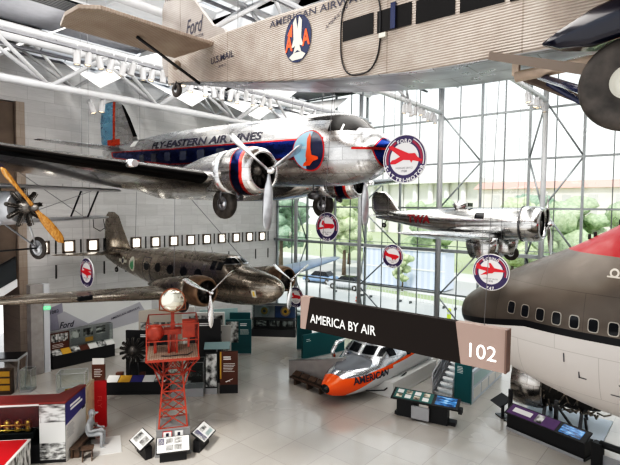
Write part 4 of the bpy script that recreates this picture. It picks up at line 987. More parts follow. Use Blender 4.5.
wires(t, [(-1.3, -2.2, .7), (-1.3, 2.2, .7)], 9.70)
# ------------------------------------------------------------------ gallery sign and hanging round signs
FACE = lambda o: frame(o, (0, -1, 0), (0, 0, 1))      # faces the entrance side (-x)
MT['signbrown'] = plain('dark_brown_sign', (.022, .017, .015), .7, spec=.2)
MT['signtan'] = plain('rose_tan_sign', (.34, .25, .215), .6, spec=.3)
MT['signlight'] = glow('lit_sign_letters', (1, .98, .94), 1.6)
t = thing('gallery_sign', 'long dark brown overhead sign reading AMERICA BY AIR with rose tan 102 end', 'sign', (9.0, 7.77, 6.03))
ML = frame((0, 0, 0), (0, -1, 0), (0, 0, 1))
L_, H_ = 4.93, .80
MB().prism([(.16, 0), (4.10, 0), (3.98, H_), (.30, H_)], .16, 0, ML).build('sign_panel', 'signbrown', t)
MB().prism([(4.10, 0), (L_, 0), (L_, H_), (3.98, H_)], .18, 0, ML).build('room_number_panel', 'signtan', t)
MB().prism([(0, 0), (.16, 0), (.30, H_), (0, H_)], .18, 0, ML).build('end_panel', 'signtan', t)
MB().box((0, -L_ - .01, H_ / 2), (.24, .03, H_)).build('end_cap', plain('brown_end_cap', (.16, .10, .08), .5), t)
l = flat('lettering', *text2d('AMERICA BY AIR', 1.86, .215, .006), ML @ TR(1.24, .30, .082), 'whiteink', t); l['label'] = 'white letters AMERICA BY AIR'
l = flat('room_number', *text2d('102', .50, .27, -.008), ML @ TR(4.52, .31, .092), 'signlight', t); l['label'] = 'glowing white number 102'
for k in (.5, 4.5): MB().tube([(0, -k, H_), (.95, -k, ZR - .3 - 6.03)], .007, 6).build('suspension_wire', 'wire', t)

MT['signwhite'] = plain('sign_white', (.80, .78, .78), .45)
MT['signnavy'] = plain('sign_navy', (.045, .030, .10), .45)
MT['signred'] = plain('sign_red', (.66, .02, .035), .45)
def norm(pts, cx, cy, R): return ([((x - cx) / R, -(y - cy) / R) for x, y in pts], [tuple(range(len(pts)))])
TRI = norm([(118, 142), (128, 130), (150, 132), (290, 194), (340, 195), (360, 222), (405, 250), (370, 256), (322, 246), (312, 264), (300, 244), (245, 240), (180, 268), (145, 268), (135, 258), (150, 238), (175, 234), (218, 214)], 252, 232, 178)
JUM = norm([(98, 178), (105, 125), (120, 118), (165, 155), (252, 163), (240, 112), (262, 112), (302, 164), (402, 178), (414, 190), (402, 202), (300, 206), (280, 224), (240, 226), (228, 246), (208, 240), (148, 253), (218, 204), (125, 184)], 262, 212, 200)
TWIN = norm([(112, 240), (190, 226), (158, 202), (172, 165), (186, 168), (204, 196), (300, 198), (318, 214), (308, 236), (272, 246), (262, 238), (240, 240), (130, 254)], 225, 228, 142)
SING = norm([(165, 210), (168, 180), (185, 185), (205, 200), (290, 208), (318, 222), (290, 240), (272, 258), (262, 242), (245, 260), (236, 238), (205, 228), (175, 222)], 245, 222, 110)
BIP = norm([(100, 205), (110, 190), (150, 200), (190, 190), (150, 176), (160, 166), (330, 182), (330, 192), (260, 196), (320, 210), (330, 228), (250, 240), (260, 262), (240, 264), (225, 240), (140, 222)], 225, 215, 150)
def roundel(pos, R, top, bot, mid, year, sil, lab, zt=ZR - .3):
    t = thing('round_sign', lab, 'sign', pos, 0, 'round hanging airplane signs')
    M = ML
    MB().disc(R, .035, 48, 0, M).build('sign_disc', 'signwhite', t)
    for s, MM in ((1, M), (-1, M @ RY(PI))):
        flat('sign_ring', *ring2d(R * .665, R * .965, 0, 2 * PI, 64), MM @ TR(0, 0, .019), 'signnavy', t, .001)
    for a0, a1 in ((118, 196), (-16, 62)):
        flat('sign_arc', *ring2d(R * .865, R * .90, D2R(a0), D2R(a1)), M @ TR(0, 0, .022), 'signwhite', t, .001)
        flat('sign_arc', *ring2d(R * .74, R * .845, D2R(a0), D2R(a1)), M @ TR(0, 0, .022), plain('sign_dark_red', (.30, .02, .06), .45) if 'sign_dark_red' not in bpy.data.materials else bpy.data.materials['sign_dark_red'], t, .001)
    V, Fc = arc_text(top, R * .745, R * .155, PI / 2, False, .025, 1.1); flat('lettering', V, Fc, M @ TR(0, 0, .024), 'signwhite', t, .001)
    V, Fc = arc_text(bot, R * .885, R * .17, -PI / 2, True, .03, 1.05); flat('lettering', V, Fc, M @ TR(0, 0, .024), 'signwhite', t, .001)
    flat('lettering', *text2d(mid, R * .78, R * .075), M @ TR(0, -R * .37, .020), 'ink', t, .001)
    flat('lettering', *text2d(year, R * .26, R * .095, .01), M @ TR(0, -R * .50, .020), 'ink', t, .001)
    flat('airplane_silhouette', [(x * R, y * R) for x, y in sil[0]], sil[1], M @ TR(0, 0, .028), 'signred', t, .001)
    for s in (-1, 1): MB().tube([(0, s * R * .5, R * .85), (0, s * R * .5, zt - pos[2])], .007, 6).build('suspension_wire', 'wire', t)
    return t
roundel((10.36, 5.78, 10.19), .58, 'FORD', '5-AT TRI-MOTOR', 'PASSENGER SERVICE', '1928', TRI, 'largest round navy and white sign with a red trimotor, before the silver propliner nose')
roundel((15.75, 12.32, 8.22), .60, 'DOUGLAS', 'DC-3', 'EASTERN AIR LINES', '1936', TWIN, 'round navy and white sign with a red twin-engine plane under the silver propliner')
roundel((20.45, 11.95, 6.70), .58, 'NORTHROP', 'ALPHA', 'MAIL SERVICE', '1930', SING, 'round navy and white sign below the tail of the small silver monoplane')
roundel((15.25, 5.38, 7.04), .575, 'BOEING', '747', 'NORTHWEST AIRLINES', '1970', JUM, 'round navy and white sign with a red four-engine jet above the jumbo jet nose')
roundel((9.1, 19.42, 6.29), .60, 'PITCAIRN', 'PA-5', 'MAIL SERVICE', '1927', BIP, 'round navy and white sign with a red biplane before the pale marble wall')
roundel((19.27, 17.15, 4.20), .55, 'DOUGLAS', 'DC-7', 'AMERICAN AIRLINES', '1956', TWIN, 'round navy and white sign partly behind the left end of the gallery sign', 9.5)
# ------------------------------------------------------------------ exhibits on the floor
MT['teal'] = plain('teal_panel', (.010, .115, .125), .45)
MT['casegrey'] = plain('case_grey', (.38, .38, .39), .45)
MT['charcoal'] = plain('charcoal_panel', (.020, .020, .022), .5)
MT['brownpanel'] = plain('red_brown_panel', (.12, .045, .028), .5)
MT['mustard'] = plain('mustard_panel', (.62, .36, .06), .5)
MT['cardwhite'] = plain('white_print', (.74, .73, .70), .5)
MT['purple'] = plain('purple_panel', (.10, .04, .14), .5)
MT['violetblue'] = plain('violet_blue_print', (.06, .055, .22), .45)
MT['palegreen'] = plain('pale_teal_print', (.45, .60, .60), .5)
MT['redcap'] = plain('brick_red_top', (.22, .035, .03), .4)
MT['redpanel'] = plain('bright_red_panel', (.50, .012, .02), .4)
MT['beaconred'] = plain('beacon_orange_red', (.29, .040, .020), .4, var=.2, vs=5)
MT['plaster'] = plain('grey_plaster', (.36, .37, .38), .7, var=.12, vs=9)
MT['benchwood'] = plain('dark_bench_wood', (.085, .055, .038), .45, var=.35, vs=5)
MT['brass'] = plain('brass', (.62, .40, .10), .3, 1., var=.3, vs=15)
def photo(name, seed, stretch=(1, 1, 1), scale=3.5, lo=(.02, .02, .022), hi=(.72, .72, .70)):
    g = NG(name, (.5, .5, .5), .5); mp = g.n.new('ShaderNodeMapping'); mp.inputs['Location'].default_value = (seed * 3.7, seed * 1.3, seed * 2.1); mp.inputs['Scale'].default_value = stretch
    g.l.new(g.vec(), mp.inputs[0]); n = g.noise(scale, 5., vec=mp.outputs[0]); g.set('Base Color', g.ramp(n, [(.36, lo), (.48, tuple((a + b) / 2.6 for a, b in zip(lo, hi))), (.60, hi)])); MT[name] = g.m; return name
PH = [photo('photo_print_%d' % k, k, st) for k, st in enumerate(((1, 1, 2.4), (2, 2, .8), (1, 1, 1), (.6, .6, 2.), (2.2, 2.2, 1.2)))]
GR = photo('graphic_print', 9, (1, 1, 1), 5., (.10, .07, .05), (.75, .68, .55))
def front(w0, z0): return frame((w0, 0, z0), (1, 0, 0), (0, 0, 1))      # local front face (looks towards -y)
def plate(par, name, mat, x0, x1, z0, z1, y=-.006, th=.012):
    return MB().box(((x0 + x1) / 2, y, (z0 + z1) / 2), (x1 - x0, th, z1 - z0)).build(name, mat, par)
def captions(par, x0, x1, z, n, dz, y=-.016, mat='whiteink', h=.022, seed=0):
    rr = random.Random(seed); mb = MB()
    for k in range(n): mb.box((x0 + (x1 - x0) * (w := rr.uniform(.72, 1.)) / 2, y, z - k * dz), ((x1 - x0) * w, .004, h))
    return mb.build('caption', mat, par)
def slope_plate(par, name, mat, x0, x1, ya, za, yb, zb, t=.012, lift=.0):
    """tilted plate whose lower edge is (ya, za) and upper edge (yb, zb)"""
    d = Vector((0, yb - ya, zb - za)); nrm = Vector((1, 0, 0)).cross(d).normalized(); o = Vector((0, 0, 0)) + nrm * lift
    vs = [Vector((x, y, z)) + nrm * s + o for s in (0, t) for x, y, z in ((x0, ya, za), (x1, ya, za), (x1, yb, zb), (x0, yb, zb))]
    return MB().add(vs, [(3, 2, 1, 0), (4, 5, 6, 7), (0, 1, 5, 4), (1, 2, 6, 5), (2, 3, 7, 6), (3, 0, 4, 7)]).build(name, mat, par)
def glass_box(par, x0, x1, y0, y1, z0, z1, name='glass_cover'):
    e = MB()
    g_ = MB().box(((x0 + x1) / 2, (y0 + y1) / 2, (z0 + z1) / 2), (x1 - x0, y1 - y0, z1 - z0)).build(name, 'caseglass', par)
    for x in (x0, x1):
        for y in (y0, y1): e.box((x, y, (z0 + z1) / 2), (.02, .02, z1 - z0))
    for x in (x0, x1): e.box((x, (y0 + y1) / 2, z1), (.02, y1 - y0, .02))
    for y in (y0, y1): e.box(((x0 + x1) / 2, y, z1), (x1 - x0, .02, .02))
    e.build('cover_edge', 'casegrey', g_); return g_

# ---- airway beacon tower
t = thing('beacon_tower', 'orange red lattice airway beacon tower with railed platform and round searchlight', 'tower', (10.28, 15.22, 0), D2R(-34))
MB().box((0, 0, .47), (1.28, 1.28, .94), top=(1.16, 1.16)).box((0, 0, .96), (1.2, 1.2, .05)).build('plinth', plain('grey_plinth', (.20, .20, .20), .5), t)
lat = MB()
def P(z): # half width of the leg square
    return .50 + (.34 - .50) * (z - .98) / (2.9 - .98) if z < 2.9 else .34
cor = ((-1, -1), (1, -1), (1, 1), (-1, 1))
lv = [.98, 1.65, 2.3, 2.9, 3.58]
legs = []
for a, b in cor:
    MB().beam((a * .5, b * .5, .98), (a * .34, b * .34, 2.9), .055, .055).beam((a * .34, b * .34, 2.9), (a * .34, b * .34, 3.6), .055, .055).build('tower_leg', 'beaconred', t)
for i in range(4):
    for k in range(4):
        (a, b), (c, d) = cor[k], cor[(k + 1) % 4]; p, q = P(lv[i]), P(lv[i + 1])
        lat.beam((a * p, b * p, lv[i]), (c * q, d * q, lv[i + 1]), .03, .03).beam((c * p, d * p, lv[i]), (a * q, b * q, lv[i + 1]), .03, .03)
        lat.beam((a * p, b * p, lv[i]), (c * p, d * p, lv[i]), .045, .045)
for a, b in cor:
    lat.beam((a * .34, b * .34, 2.85), (a * .9, b * .9, 3.58), .045, .045).beam((a * .34, b * .34, 2.3), (a * .75, b * .75, 3.55), .03, .03)
    lat.beam((a * .34, b * .34, 2.9), (a * .9, 0, 3.58), .03, .03).beam((a * .34, b * .34, 2.9), (0, b * .9, 3.58), .03, .03)
lat.build('lattice', 'beaconred', t)
fr_ = MB()
for k in range(4):
    (a, b), (c, d) = cor[k], cor[(k + 1) % 4]; fr_.beam((a * .9, b * .9, 3.6), (c * .9, d * .9, 3.6), .06, .09)
fr_.build('platform_frame', 'beaconred', t)
g = NG('perforated_deck', (.5, .4, .3), .5); x, y, z = g.xyz(); c, f = g.brick(g.comb(x, y, 0.), (.50, .40, .33), (.42, .33, .27), (.12, .06, .04), .16, .07, .016); g.set('Base Color', c)
MB().box((0, 0, 3.64), (1.78, 1.78, .03)).build('deck', g.m, t)
rl = MB()
for a, b in cor: rl.beam((a * .88, b * .88, 3.6), (a * .88, b * .88, 4.86), .045, .045)
for a, b in ((0, 1), (.3, -1)): rl.beam((a * .88, b * .88, 3.6), (a * .88, b * .88, 4.86), .035, .035) if b > 0 else None
for zz in (4.28, 4.86):
    for k in range(4):
        (a, b), (c, d) = cor[k], cor[(k + 1) % 4]
        rl.beam((a * .88, b * .88, zz), (c * .88, d * .88, zz), .035, .035)
rl.build('railing', 'beaconred', t)
MB().box((0, 0, 4.2), (.16, .16, 1.1)).box((-.14, -.1, 4.0), (.08, .3, .7)).box((.14, -.1, 4.0), (.08, .3, .7)).box((0, 0, 4.42), (.62, .4, .18)).box((0, 0, 4.98), (.12, .12, .5)).build('beacon_stand', 'beaconred', t)
b_ = MB().lathe([(.42, -.02), (.45, .0), (.45, .06), (.42, .30), (.25, .44), (.02, .48)], 32, 0, TR(0, -.18, 5.58) @ RX(-PI / 2)).tube([(-.46, 0, 5.58), (-.46, .05, 5.2), (0, .05, 5.12), (.46, .05, 5.2), (.46, 0, 5.58)], .03, 8).build('searchlight', plain('searchlight_shell', (.30, .12, .07), .4, .4), t)
g = NG('searchlight_glass', (.75, .73, .62), .12, .85); MB().lathe([(.415, .0), (.38, .04), (.25, .09), (.1, .115), (.001, .12)], 32, 0, TR(0, -.185, 5.58) @ RX(PI / 2), cap=False).build('lens', g.m, b_)
MB().lathe([(.30, -.12), (.31, -.10), (.29, .14), (.18, .19), (.01, .20)], 24, 0, TR(-.62, -.2, 4.42) @ RX(PI / 2) @ RY(-.3)).box((-.62, -.1, 4.0), (.1, .1, .7)).build('course_light', 'beaconred', t)
MB().box((.55, -.55, 4.62), (.44, .30, .62)).box((.55, -.55, 4.14), (.08, .08, .4)).build('control_box', 'beaconred', t, bevel=.015)
MB().tube([(-.4, -.6, 3.68), (-.1, -.75, 3.70), (.2, -.62, 3.68), (.5, -.7, 3.69), (.7, -.3, 3.68)], .018, 6).build('cable', 'black', t)
for k, (xx, mt) in enumerate(((-.20, 'cardwhite'), (.20, 'cardwhite'))):
    p_ = plate(t, 'label_card', 'redpanel' if k == 0 else 'casegrey', xx - .16, xx + .16, .56, .92, -.615); 
    MB().box((xx, -.626, .74), (.27, .01, .31)).box((xx, -.632, .80), (.10, .008, .12), 1).build('card_print', [mt, 'ink'], p_)
# three reading desks round the tower foot
def desk(lab, loc, rz, w, mats, grp=None, tilt=(.40, .74), depth=.42):
    d = thing('reading_desk', lab, 'display panel', loc, rz)
    MB().box((0, .12, .22), (w * .8, depth * .6, .44)).build('desk_base', 'charcoal', d, bevel=.01)
    slope_plate(d, 'desk_top', 'charcoal', -w / 2, w / 2, -.22, tilt[0], .30, tilt[1], .05)
    for (x0, x1, f0, f1, m) in mats:
        ya, za = -.22 + .52 * f0, tilt[0] + (tilt[1] - tilt[0]) * f0; yb, zb = -.22 + .52 * f1, tilt[0] + (tilt[1] - tilt[0]) * f1
        slope_plate(d, 'print', m, -w / 2 + w * x0, -w / 2 + w * x1, ya, za, yb, zb, .008, .052)
    return d
ca, sa = math.cos(D2R(-34)), math.sin(D2R(-34))
def tw(x, y): return (10.28 + x * ca - y * sa, 15.22 + x * sa + y * ca, 0)
desk('black reading desk with photographs on cream print before the beacon tower', tw(0, -1.02), D2R(-34), 1.15, [(.03, .97, .05, .95, 'cardwhite'), (.05, .24, .5, .92, 'violetblue'), (.28, .50, .55, .9, PH[1]), (.53, .76, .55, .9, PH[2]), (.28, .50, .14, .48, PH[0]), (.53, .76, .14, .48, PH[4])])
desk('black reading desk tilted to the left of the beacon tower foot', tw(-1.12, -.34), D2R(-34 - 66), 1.05, [(.04, .96, .06, .94, 'cardwhite'), (.1, .45, .2, .8, PH[0]), (.55, .9, .3, .8, PH[3])])
desk('black reading desk with blue and white print to the right of the beacon tower', tw(1.12, -.30), D2R(-34 + 62), 1.05, [(.04, .96, .06, .94, 'cardwhite'), (.06, .34, .1, .9, 'violetblue'), (.4, .8, .55, .8, PH[1]), (.42, .9, .15, .4, 'palegreen')])

# ---- red-topped exhibit stand at front left
RZ1 = math.atan2(-.667, .745)
t = thing('exhibit_stand', 'red-topped exhibit stand with engine case and navy text wall at lower left', 'exhibit stand', (7.21, 17.15, 0), RZ1)
# local: x to the image right, y away; corner at origin; front wall runs to -x, side wall runs to +y
MB().box((-1.9, .55, .05), (3.8, .9, .1)).box((-.425, .36, 1.05), (.85, .72, 2.1)).build('case_body', 'charcoal', t)
MB().box((-2.3, .70, 1.05), (2.9, .04, 2.1)).box((-2.3, .36, .35), (2.9, .68, .7)).build('case_back', 'charcoal', t)
MB().prism([(-4., -.02), (.02, -.02), (.21, 1.62), (-.02, 1.62), (-.46, .76), (-4., .76)], .07, 0, TR(0, 0, 2.14)).build('case_top', 'redcap', t)
MB().box((-2.35, -.025, 2.10), (3.0, .03, .05)).build('case_rim', 'cardwhite', t)
plate(t, 'case_glass', 'caseglass', -3.8, -.87, .68, 2.08, .0, .01)
plate(t, 'photo_panel', PH[3], -.85, -.005, 1.45, 2.08); plate(t, 'photo_panel', 'cardwhite', -.85, -.005, .72, 1.45); plate(t, 'photo_panel', PH[0], -.85, -.005, .12, .72)
for k in range(8): MB().tube([(-.80 + .1 * k, -.016, 1.45), (-.80 + .1 * k, -.016, 1.62)], .004, 5).build('photo_line', 'ink', t) if k % 3 == 0 else None
MB().box((-.06, .82, 1.07), (.12, 1.60, 2.14), 0, RZ(-.117)).build('side_wall', 'cardwhite', t)
MS_ = RZ(-.117) @ frame((.004, 0, 0), (0, 1, 0), (0, 0, 1))
flat('navy_panel', [(.01, 1.30), (1.60, 1.02 + .42), (1.60, 2.12), (.01, 2.12)], [(0, 1, 2, 3)], MS_, 'violetblue', t, .002)
flat('caption', *join2d(rect2d(.80, .085, .75, 1.86), rect2d(.95, .085, .85, 1.73)), MS_, 'whiteink', t, .005)
flat('caption', *join2d(*[rect2d(.40 + .1 * (k % 3), .022, .36, 1.22 - .06 * k) for k in range(8)]), MS_, 'casegrey', t, .005)
flat('photo_panel', *rect2d(.26, .09, 1.40, 1.40), MS_, 'ink', t, .006)
# the brass engine inside the case
e_ = thing('aero_engine', 'black engine with brass cylinders inside the dark case at lower left', 'engine', (7.21 - 2.2 * math.cos(RZ1) - .35 * math.sin(RZ1), 17.15 - 2.2 * math.sin(RZ1) + .35 * math.cos(RZ1), .70), RZ1)
MB().box((0, 0, .22), (2.2, .36, .26)).box((0, 0, .05), (1.9, .3, .1)).build('crankcase', 'charcoal', e_, bevel=.03)
for k in range(6):
    c_ = MB()
    for q in range(5): c_.lathe([(.12, .36 + q * .07), (.12, .39 + q * .07)], 14, 0, TR(-.85 + .34 * k, 0, 0))
    c_.lathe([(.10, .34), (.10, .72), (.05, .75)], 14, 0, TR(-.85 + .34 * k, 0, 0)); c_.build('cylinder', 'brass', e_)
MB().tube([(-1.0, -.14, .62), (1.0, -.14, .62)], .03, 8).tube([(-1.0, -.16, .45), (1.0, -.16, .45)], .025, 8).build('pipe', 'brass', e_)
# cream and red slabs behind the text wall
u2 = (.667, .745)
t = thing('display_wall', 'cream marble slab ending in a bright red panel beyond the navy text wall', 'display panel', (7.21 + 1.68 * u2[0] + .19 * .745, 17.15 + 1.68 * u2[1] - .19 * .667, 0), RZ1)
MB().box((-.05, .52, 1.0), (.12, 1.0, 2.0)).build('cream_slab', plain('cream_marble', (.62, .52, .38), .4, var=.12, vs=3), t)
MB().box((.18, 1.06, .95), (.56, .14, 1.9)).build('red_panel', 'redpanel', t)
flat('lettering', *text2d('FLY', .5, .16, .0), frame((.22, .985, 1.05), (0, 0, -1), (1, 0, 0)), plain('faint_red_lettering', (.62, .12, .10), .5), t, .004)
# bench, stool and plaster figure
t = thing('bench', 'long dark brown bench along the foot of the navy text wall', 'bench', (7.21 + .95 * u2[0] + .30 * .745, 17.15 + .95 * u2[1] - .30 * .667, 0), RZ1 - .117)
MB().box((0, 0, .36), (.30, 1.6, .06)).build('seat', 'benchwood', t, bevel=.01); MB().box((-.1, 0, .17), (.08, 1.5, .34)).build('bench_back_board', 'benchwood', t)
for s in (-.66, .66): MB().box((.02, s, .17), (.26, .06, .34)).build('leg', 'benchwood', t)
t = thing('stool', 'small dark wooden stool on the floor before the navy text wall', 'stool', (7.80, 16.78, 0), RZ1 + .2)
MB().box((0, 0, .42), (.42, .32, .05)).build('seat', 'benchwood', t, bevel=.01)
for s in (-1, 1): MB().prism([(-.20, 0), (-.08, 0), (0, .12), (.08, 0), (.20, 0), (.14, .40), (-.14, .40)], .03, 0, TR(s * .15, 0, 0) @ RZ(PI / 2) @ RX(PI / 2)).build('leg', 'benchwood', t)
MB().box((0, 0, .30), (.3, .03, .06)).build('stretcher', 'benchwood', t)
struct(MB().prism([(7.95, 16.85), (8.85, 16.35), (9.45, 17.55), (8.55, 18.1)], .03, 0, TR(0, 0, .015)).build('floor_inlay', plain('pale_floor_slab', (.60, .59, .57), .4)))
def figure(loc, rz, lab):
    t = thing('seated_figure', lab, 'statue', loc, rz)
    J, E, R = [], [], []
    def j(p, r, par=None):
        J.append(p); R.append(r)
        if par is not None: E.append((par, len(J) - 1))
        return len(J) - 1
    pel = j((0, 0, .53), .150); sp = j((.01, 0, .68), .145, pel); ch = j((.03, 0, .86), .155, sp); nk = j((.07, 0, 1.02), .062, ch); hd = j((.10, 0, 1.13), .088, nk); ht = j((.11, 0, 1.23), .080, hd)
    for s in (-1, 1):
        hip = j((.06, s * .10, .53), .10, pel); kn = j((.46, s * .13, .54), .075, hip); an = j((.43, s * .13, .12), .052, kn); he = j((.47, s * .13, .06), .045, an); to = j((.62, s * .15, .045), .035, he)
        sh = j((.04, s * .20, .93), .072, ch); el = j((.10, s * .26, .69), .055, sh); wr = j((.34, s * .12, .68), .036, el); pa = j((.41, s * .09, .69), .034, wr)
        for q in range(4): 
            k1 = j((.455 + .006 * (q % 2), s * (.115 - .022 * q), .695), .011, pa); k2 = j((.49 - .004 * q, s * (.11 - .022 * q), .675), .009, k1)
        th = j((.42, s * .05, .715), .012, pa); j((.455, s * .035, .715), .010, th)
    me = bpy.data.meshes.new('body'); me.from_pydata(J, E, []); o = bpy.data.objects.new('body', me); COL.objects.link(o); o.parent = t
    me.materials.append(MT['plaster'])
    sk = o.modifiers.new('skin', 'SKIN'); sk.use_smooth_shade = True
    for i, v in enumerate(me.skin_vertices[0].data if me.skin_vertices else []): pass
    return t, o, R
t, body, RR = figure((7.21 + 1.02 * u2[0] + .46 * .745, 17.15 + 1.02 * u2[1] - .46 * .667, -.06), RZ1, 'grey plaster seated figure in cap and coveralls reading beside the red panel')
bm = bmesh.new(); bm.from_mesh(body.data); sl = bm.verts.layers.skin.verify()
for i, v in enumerate(bm.verts): v[sl].radius = (RR[i], RR[i]); v[sl].use_root = (i == 0)
bm.to_mesh(body.data); bm.free()
sm_ = body.modifiers.new('smooth', 'SUBSURF'); sm_.levels = 1; sm_.render_levels = 2
MB().lathe([(.001, .135), (.06, .125), (.098, .08), (.108, .02), (.104, -.02)], 18, 0, TR(.105, 0, 1.20)).prism([(.06, -.08), (.20, -.06), (.22, 0), (.20, .06), (.06, .08)], .02, 0, TR(.10, 0, 1.215)).build('cap', 'plaster', t)
MB().sphere((.205, 0, 1.145), (.022, .016, .028), 8).sphere((.178, .036, 1.172), .013, 6).sphere((.178, -.036, 1.172), .013, 6).sphere((.188, 0, 1.095), (.012, .028, .008), 6).sphere((.10, .092, 1.15), (.02, .012, .032), 6).sphere((.10, -.092, 1.15), (.02, .012, .032), 6).build('face', 'plaster', t)
t.scale = (1.12, 1.12, 1.12)
t = thing('open_book', 'small dark open book held by the grey plaster figure', 'book', (7.21 + 1.02 * u2[0] + .30 * .745 + .50 * .745, 17.15 + 1.42 * u2[1] - .30 * .667 - .50 * .667, .72), RZ1)
MB().box((0, .07, .012), (.20, .14, .02), 0, RX(.25)).box((0, -.07, .012), (.20, .14, .02), 0, RX(-.25)).build('cover', 'benchwood', t); MB().box((0, .065, .026), (.18, .12, .012), 0, RX(.25)).box((0, -.065, .026), (.18, .12, .012), 0, RX(-.25)).build('pages', 'signtan', t)
# low red-topped stand, lower left corner
t = thing('low_stand', 'low red-topped stand with black and white photo side in lower left corner', 'exhibit stand', (6.20, 17.48, 0), RZ1)
MB().box((-1.35, -.95, .53), (2.66, 1.86, 1.06)).build('stand_body', 'charcoal', t)
MB().box((-1.35, -.95, 1.075), (2.72, 1.92, .04)).build('stand_rim', 'cardwhite', t); MB().box((-1.37, -.97, 1.10), (2.60, 1.80, .03)).build('stand_top', 'redpanel', t)
MB().box((-.01, -.95, .53), (.04, 1.88, 1.04)).build('photo_panel', PH[1], t)

# ---- long wall case at the back left
MB().tube([(0, 0, 0), (0, 0, .1)], .01).build('x', 'black') if False else None
t = thing('wall_case', 'long low wall case with slanted prints and glass front under the pale mural', 'display case', (10.95, 27.45, 0), D2R(-2))
MB().box((1.75, .45, .36), (3.5, .8, .72)).build('case_base', 'charcoal', t)
MB().box((1.75, .80, 1.0), (3.5, .12, 1.9)).build('case_back', 'casegrey', t)
mats = [PH[0], 'mustard', PH[2], 'brownpanel', 'cardwhite', PH[4], 'cardwhite']
for k in range(7): slope_plate(t, 'print', mats[k], .02 + .5 * k, .50 + .5 * k, .02, .74, .42, .98, .015)
plate(t, 'brown_panel', 'brownpanel', 0, 1.0, 1.0, 1.92, .40, .04); plate(t, 'photo_panel', PH[4], .06, .94, 1.40, 1.85, .375); captions(t, .1, .8, 1.26, 3, .08, .374, seed=3)
glass_box(t, 1.05, 3.5, .30, .74, .98, 1.95)
for k in range(3): plate(t, 'photo_panel', PH[(k + 1) % 5], 1.2 + .75 * k, 1.75 + .75 * k, 1.35, 1.8, .735)
plate(t, 'photo_panel', 'mustard', 2.0, 2.45, 1.05, 1.3, .60)
# mural boards on the marble above the case
t = thing('tailfin_mural', 'pale mauve cut-out of a large tailfin with script lettering on the marble wall', 'mural', (0, YM - .06, 0))
MU = frame((0, 0, 0), (1, 0, 0), (0, 0, 1))
MT['mauve'] = plain('pale_mauve_print', (.36, .35, .42), .5, var=.05); MT['mauve2'] = plain('light_mauve_print', (.50, .49, .53), .5)
MB().prism([(10.75, 1.75), (10.78, 3.02), (12.0, 3.36), (12.05, 2.85), (11.85, 1.70)], .04, 0, MU).build('rudder_board', 'mauve', t)
MB().prism([(11.72, 2.72), (12.12, 2.86), (13.5, 1.92), (11.85, 1.62)], .05, 0, MU @ TR(0, 0, .01)).build('fin_board', 'mauve2', t)
flat('lettering', *text2d('Ford', .85, .36, .01, .35), MU @ TR(12.25, 2.08, .04), 'ink', t, .004); flat('lettering', *text2d('N1082', .72, .18, .01), MU @ TR(11.45, 2.92, .03) @ RZ(.12), 'ink', t, .004)
t = thing('mural_sign', 'long tapering pale grey mural board lettered with an airline name above the wall case', 'mural', (0, YM - .06, 0))
MB().prism([(12.1, 1.55), (16.9, 2.72), (17.4, 1.9), (17.2, 1.5), (14.5, 1.25)], .04, 0, MU).build('board', 'mauve2', t)
flat('lettering', *text2d('AMERICAN AIRWAYS', 2.0, .15, .005), MU @ TR(15.9, 2.16, .03) @ RZ(.22), 'ink', t, .004)
t = thing('exit_sign', 'small lit green exit sign high on the grey pillar', 'exit sign', (10.62, 27.28, 3.5), D2R(-20)); MB().box((0, 0, 0), (.34, .06, .18)).build('sign_box', glow('green_lamp', (.15, .8, .35), .7), t); flat('lettering', *text2d('EXIT', .26, .10, .01), frame((0, -.031, 0), (1, 0, 0), (0, 0, 1)), 'whiteink', t)

# ---- low exhibit island behind the tower, with the radial engine
RZ2 = D2R(-46)
t = thing('exhibit_counter', 'long low black exhibit counter with bright prints behind the beacon tower', 'display counter', (11.08, 21.97, 0), RZ2)
MB().box((1.45, .45, .30), (2.9, .9, .60)).box((1.45, .45, .05), (2.95, .95, .1)).build('counter_base', 'charcoal', t)
mm = ['cardwhite', 'mustard', 'violetblue', 'cardwhite', PH[2], 'cardwhite', PH[0]]
for k in range(5): slope_plate(t, 'print', mm[k], .03 + .57 * k, .57 + .57 * k, .0, .60, .5, .76, .012)
for k, (xx, w_) in enumerate(((.5, .32), (1.6, .26), (2.4, .4))): MB().box((xx, .62, .74), (w_, .22, .28)).build('exhibit_block', 'brownpanel' if k < 2 else 'casegrey', t)
# radial engine on its stand
t = thing('radial_engine', 'black radial engine displayed upright on a thin stand behind the counter', 'engine', (12.75, 22.3, 0), RZ2 - PI / 2)
radial_engine(MB(), (0, 0, 1.72), .30, .68, 14, 0, 1, .34).build('engine_body', ['castiron', 'finning'], t)
MB().box((0, 0, .04), (.8, .9, .08)).beam((-.1, -.25, .08), (-.1, -.18, 1.45), .05, .05).beam((-.1, .25, .08), (-.1, .18, 1.45), .05, .05).box((-.1, 0, 1.45), (.08, .5, .08)).build('engine_stand', 'steel', t)
# black header panels
for lab, loc, w, z0, z1, rz in (('wide black panel with small white heading behind the radial engine', (12.85, 23.25, 0), 2.2, 0, 2.55, -52), ('tall black panel just right of the beacon tower platform', (14.55, 20.25, 0), 1.65, 0, 3.3, -44)):
    t = thing('header_panel', lab, 'display panel', loc, D2R(rz)); MB().box((w / 2, .1, (z0 + z1) / 2), (w, .12, z1 - z0)).build('panel_board', 'charcoal', t, bevel=.01)
    captions(t, w * .35, w * .72, z1 - .22, 2, .09, .036, h=.05, seed=2); plate(t, 'photo_panel', PH[3], .1, w * .55, .9, 1.6, .034) if w > 2 else None
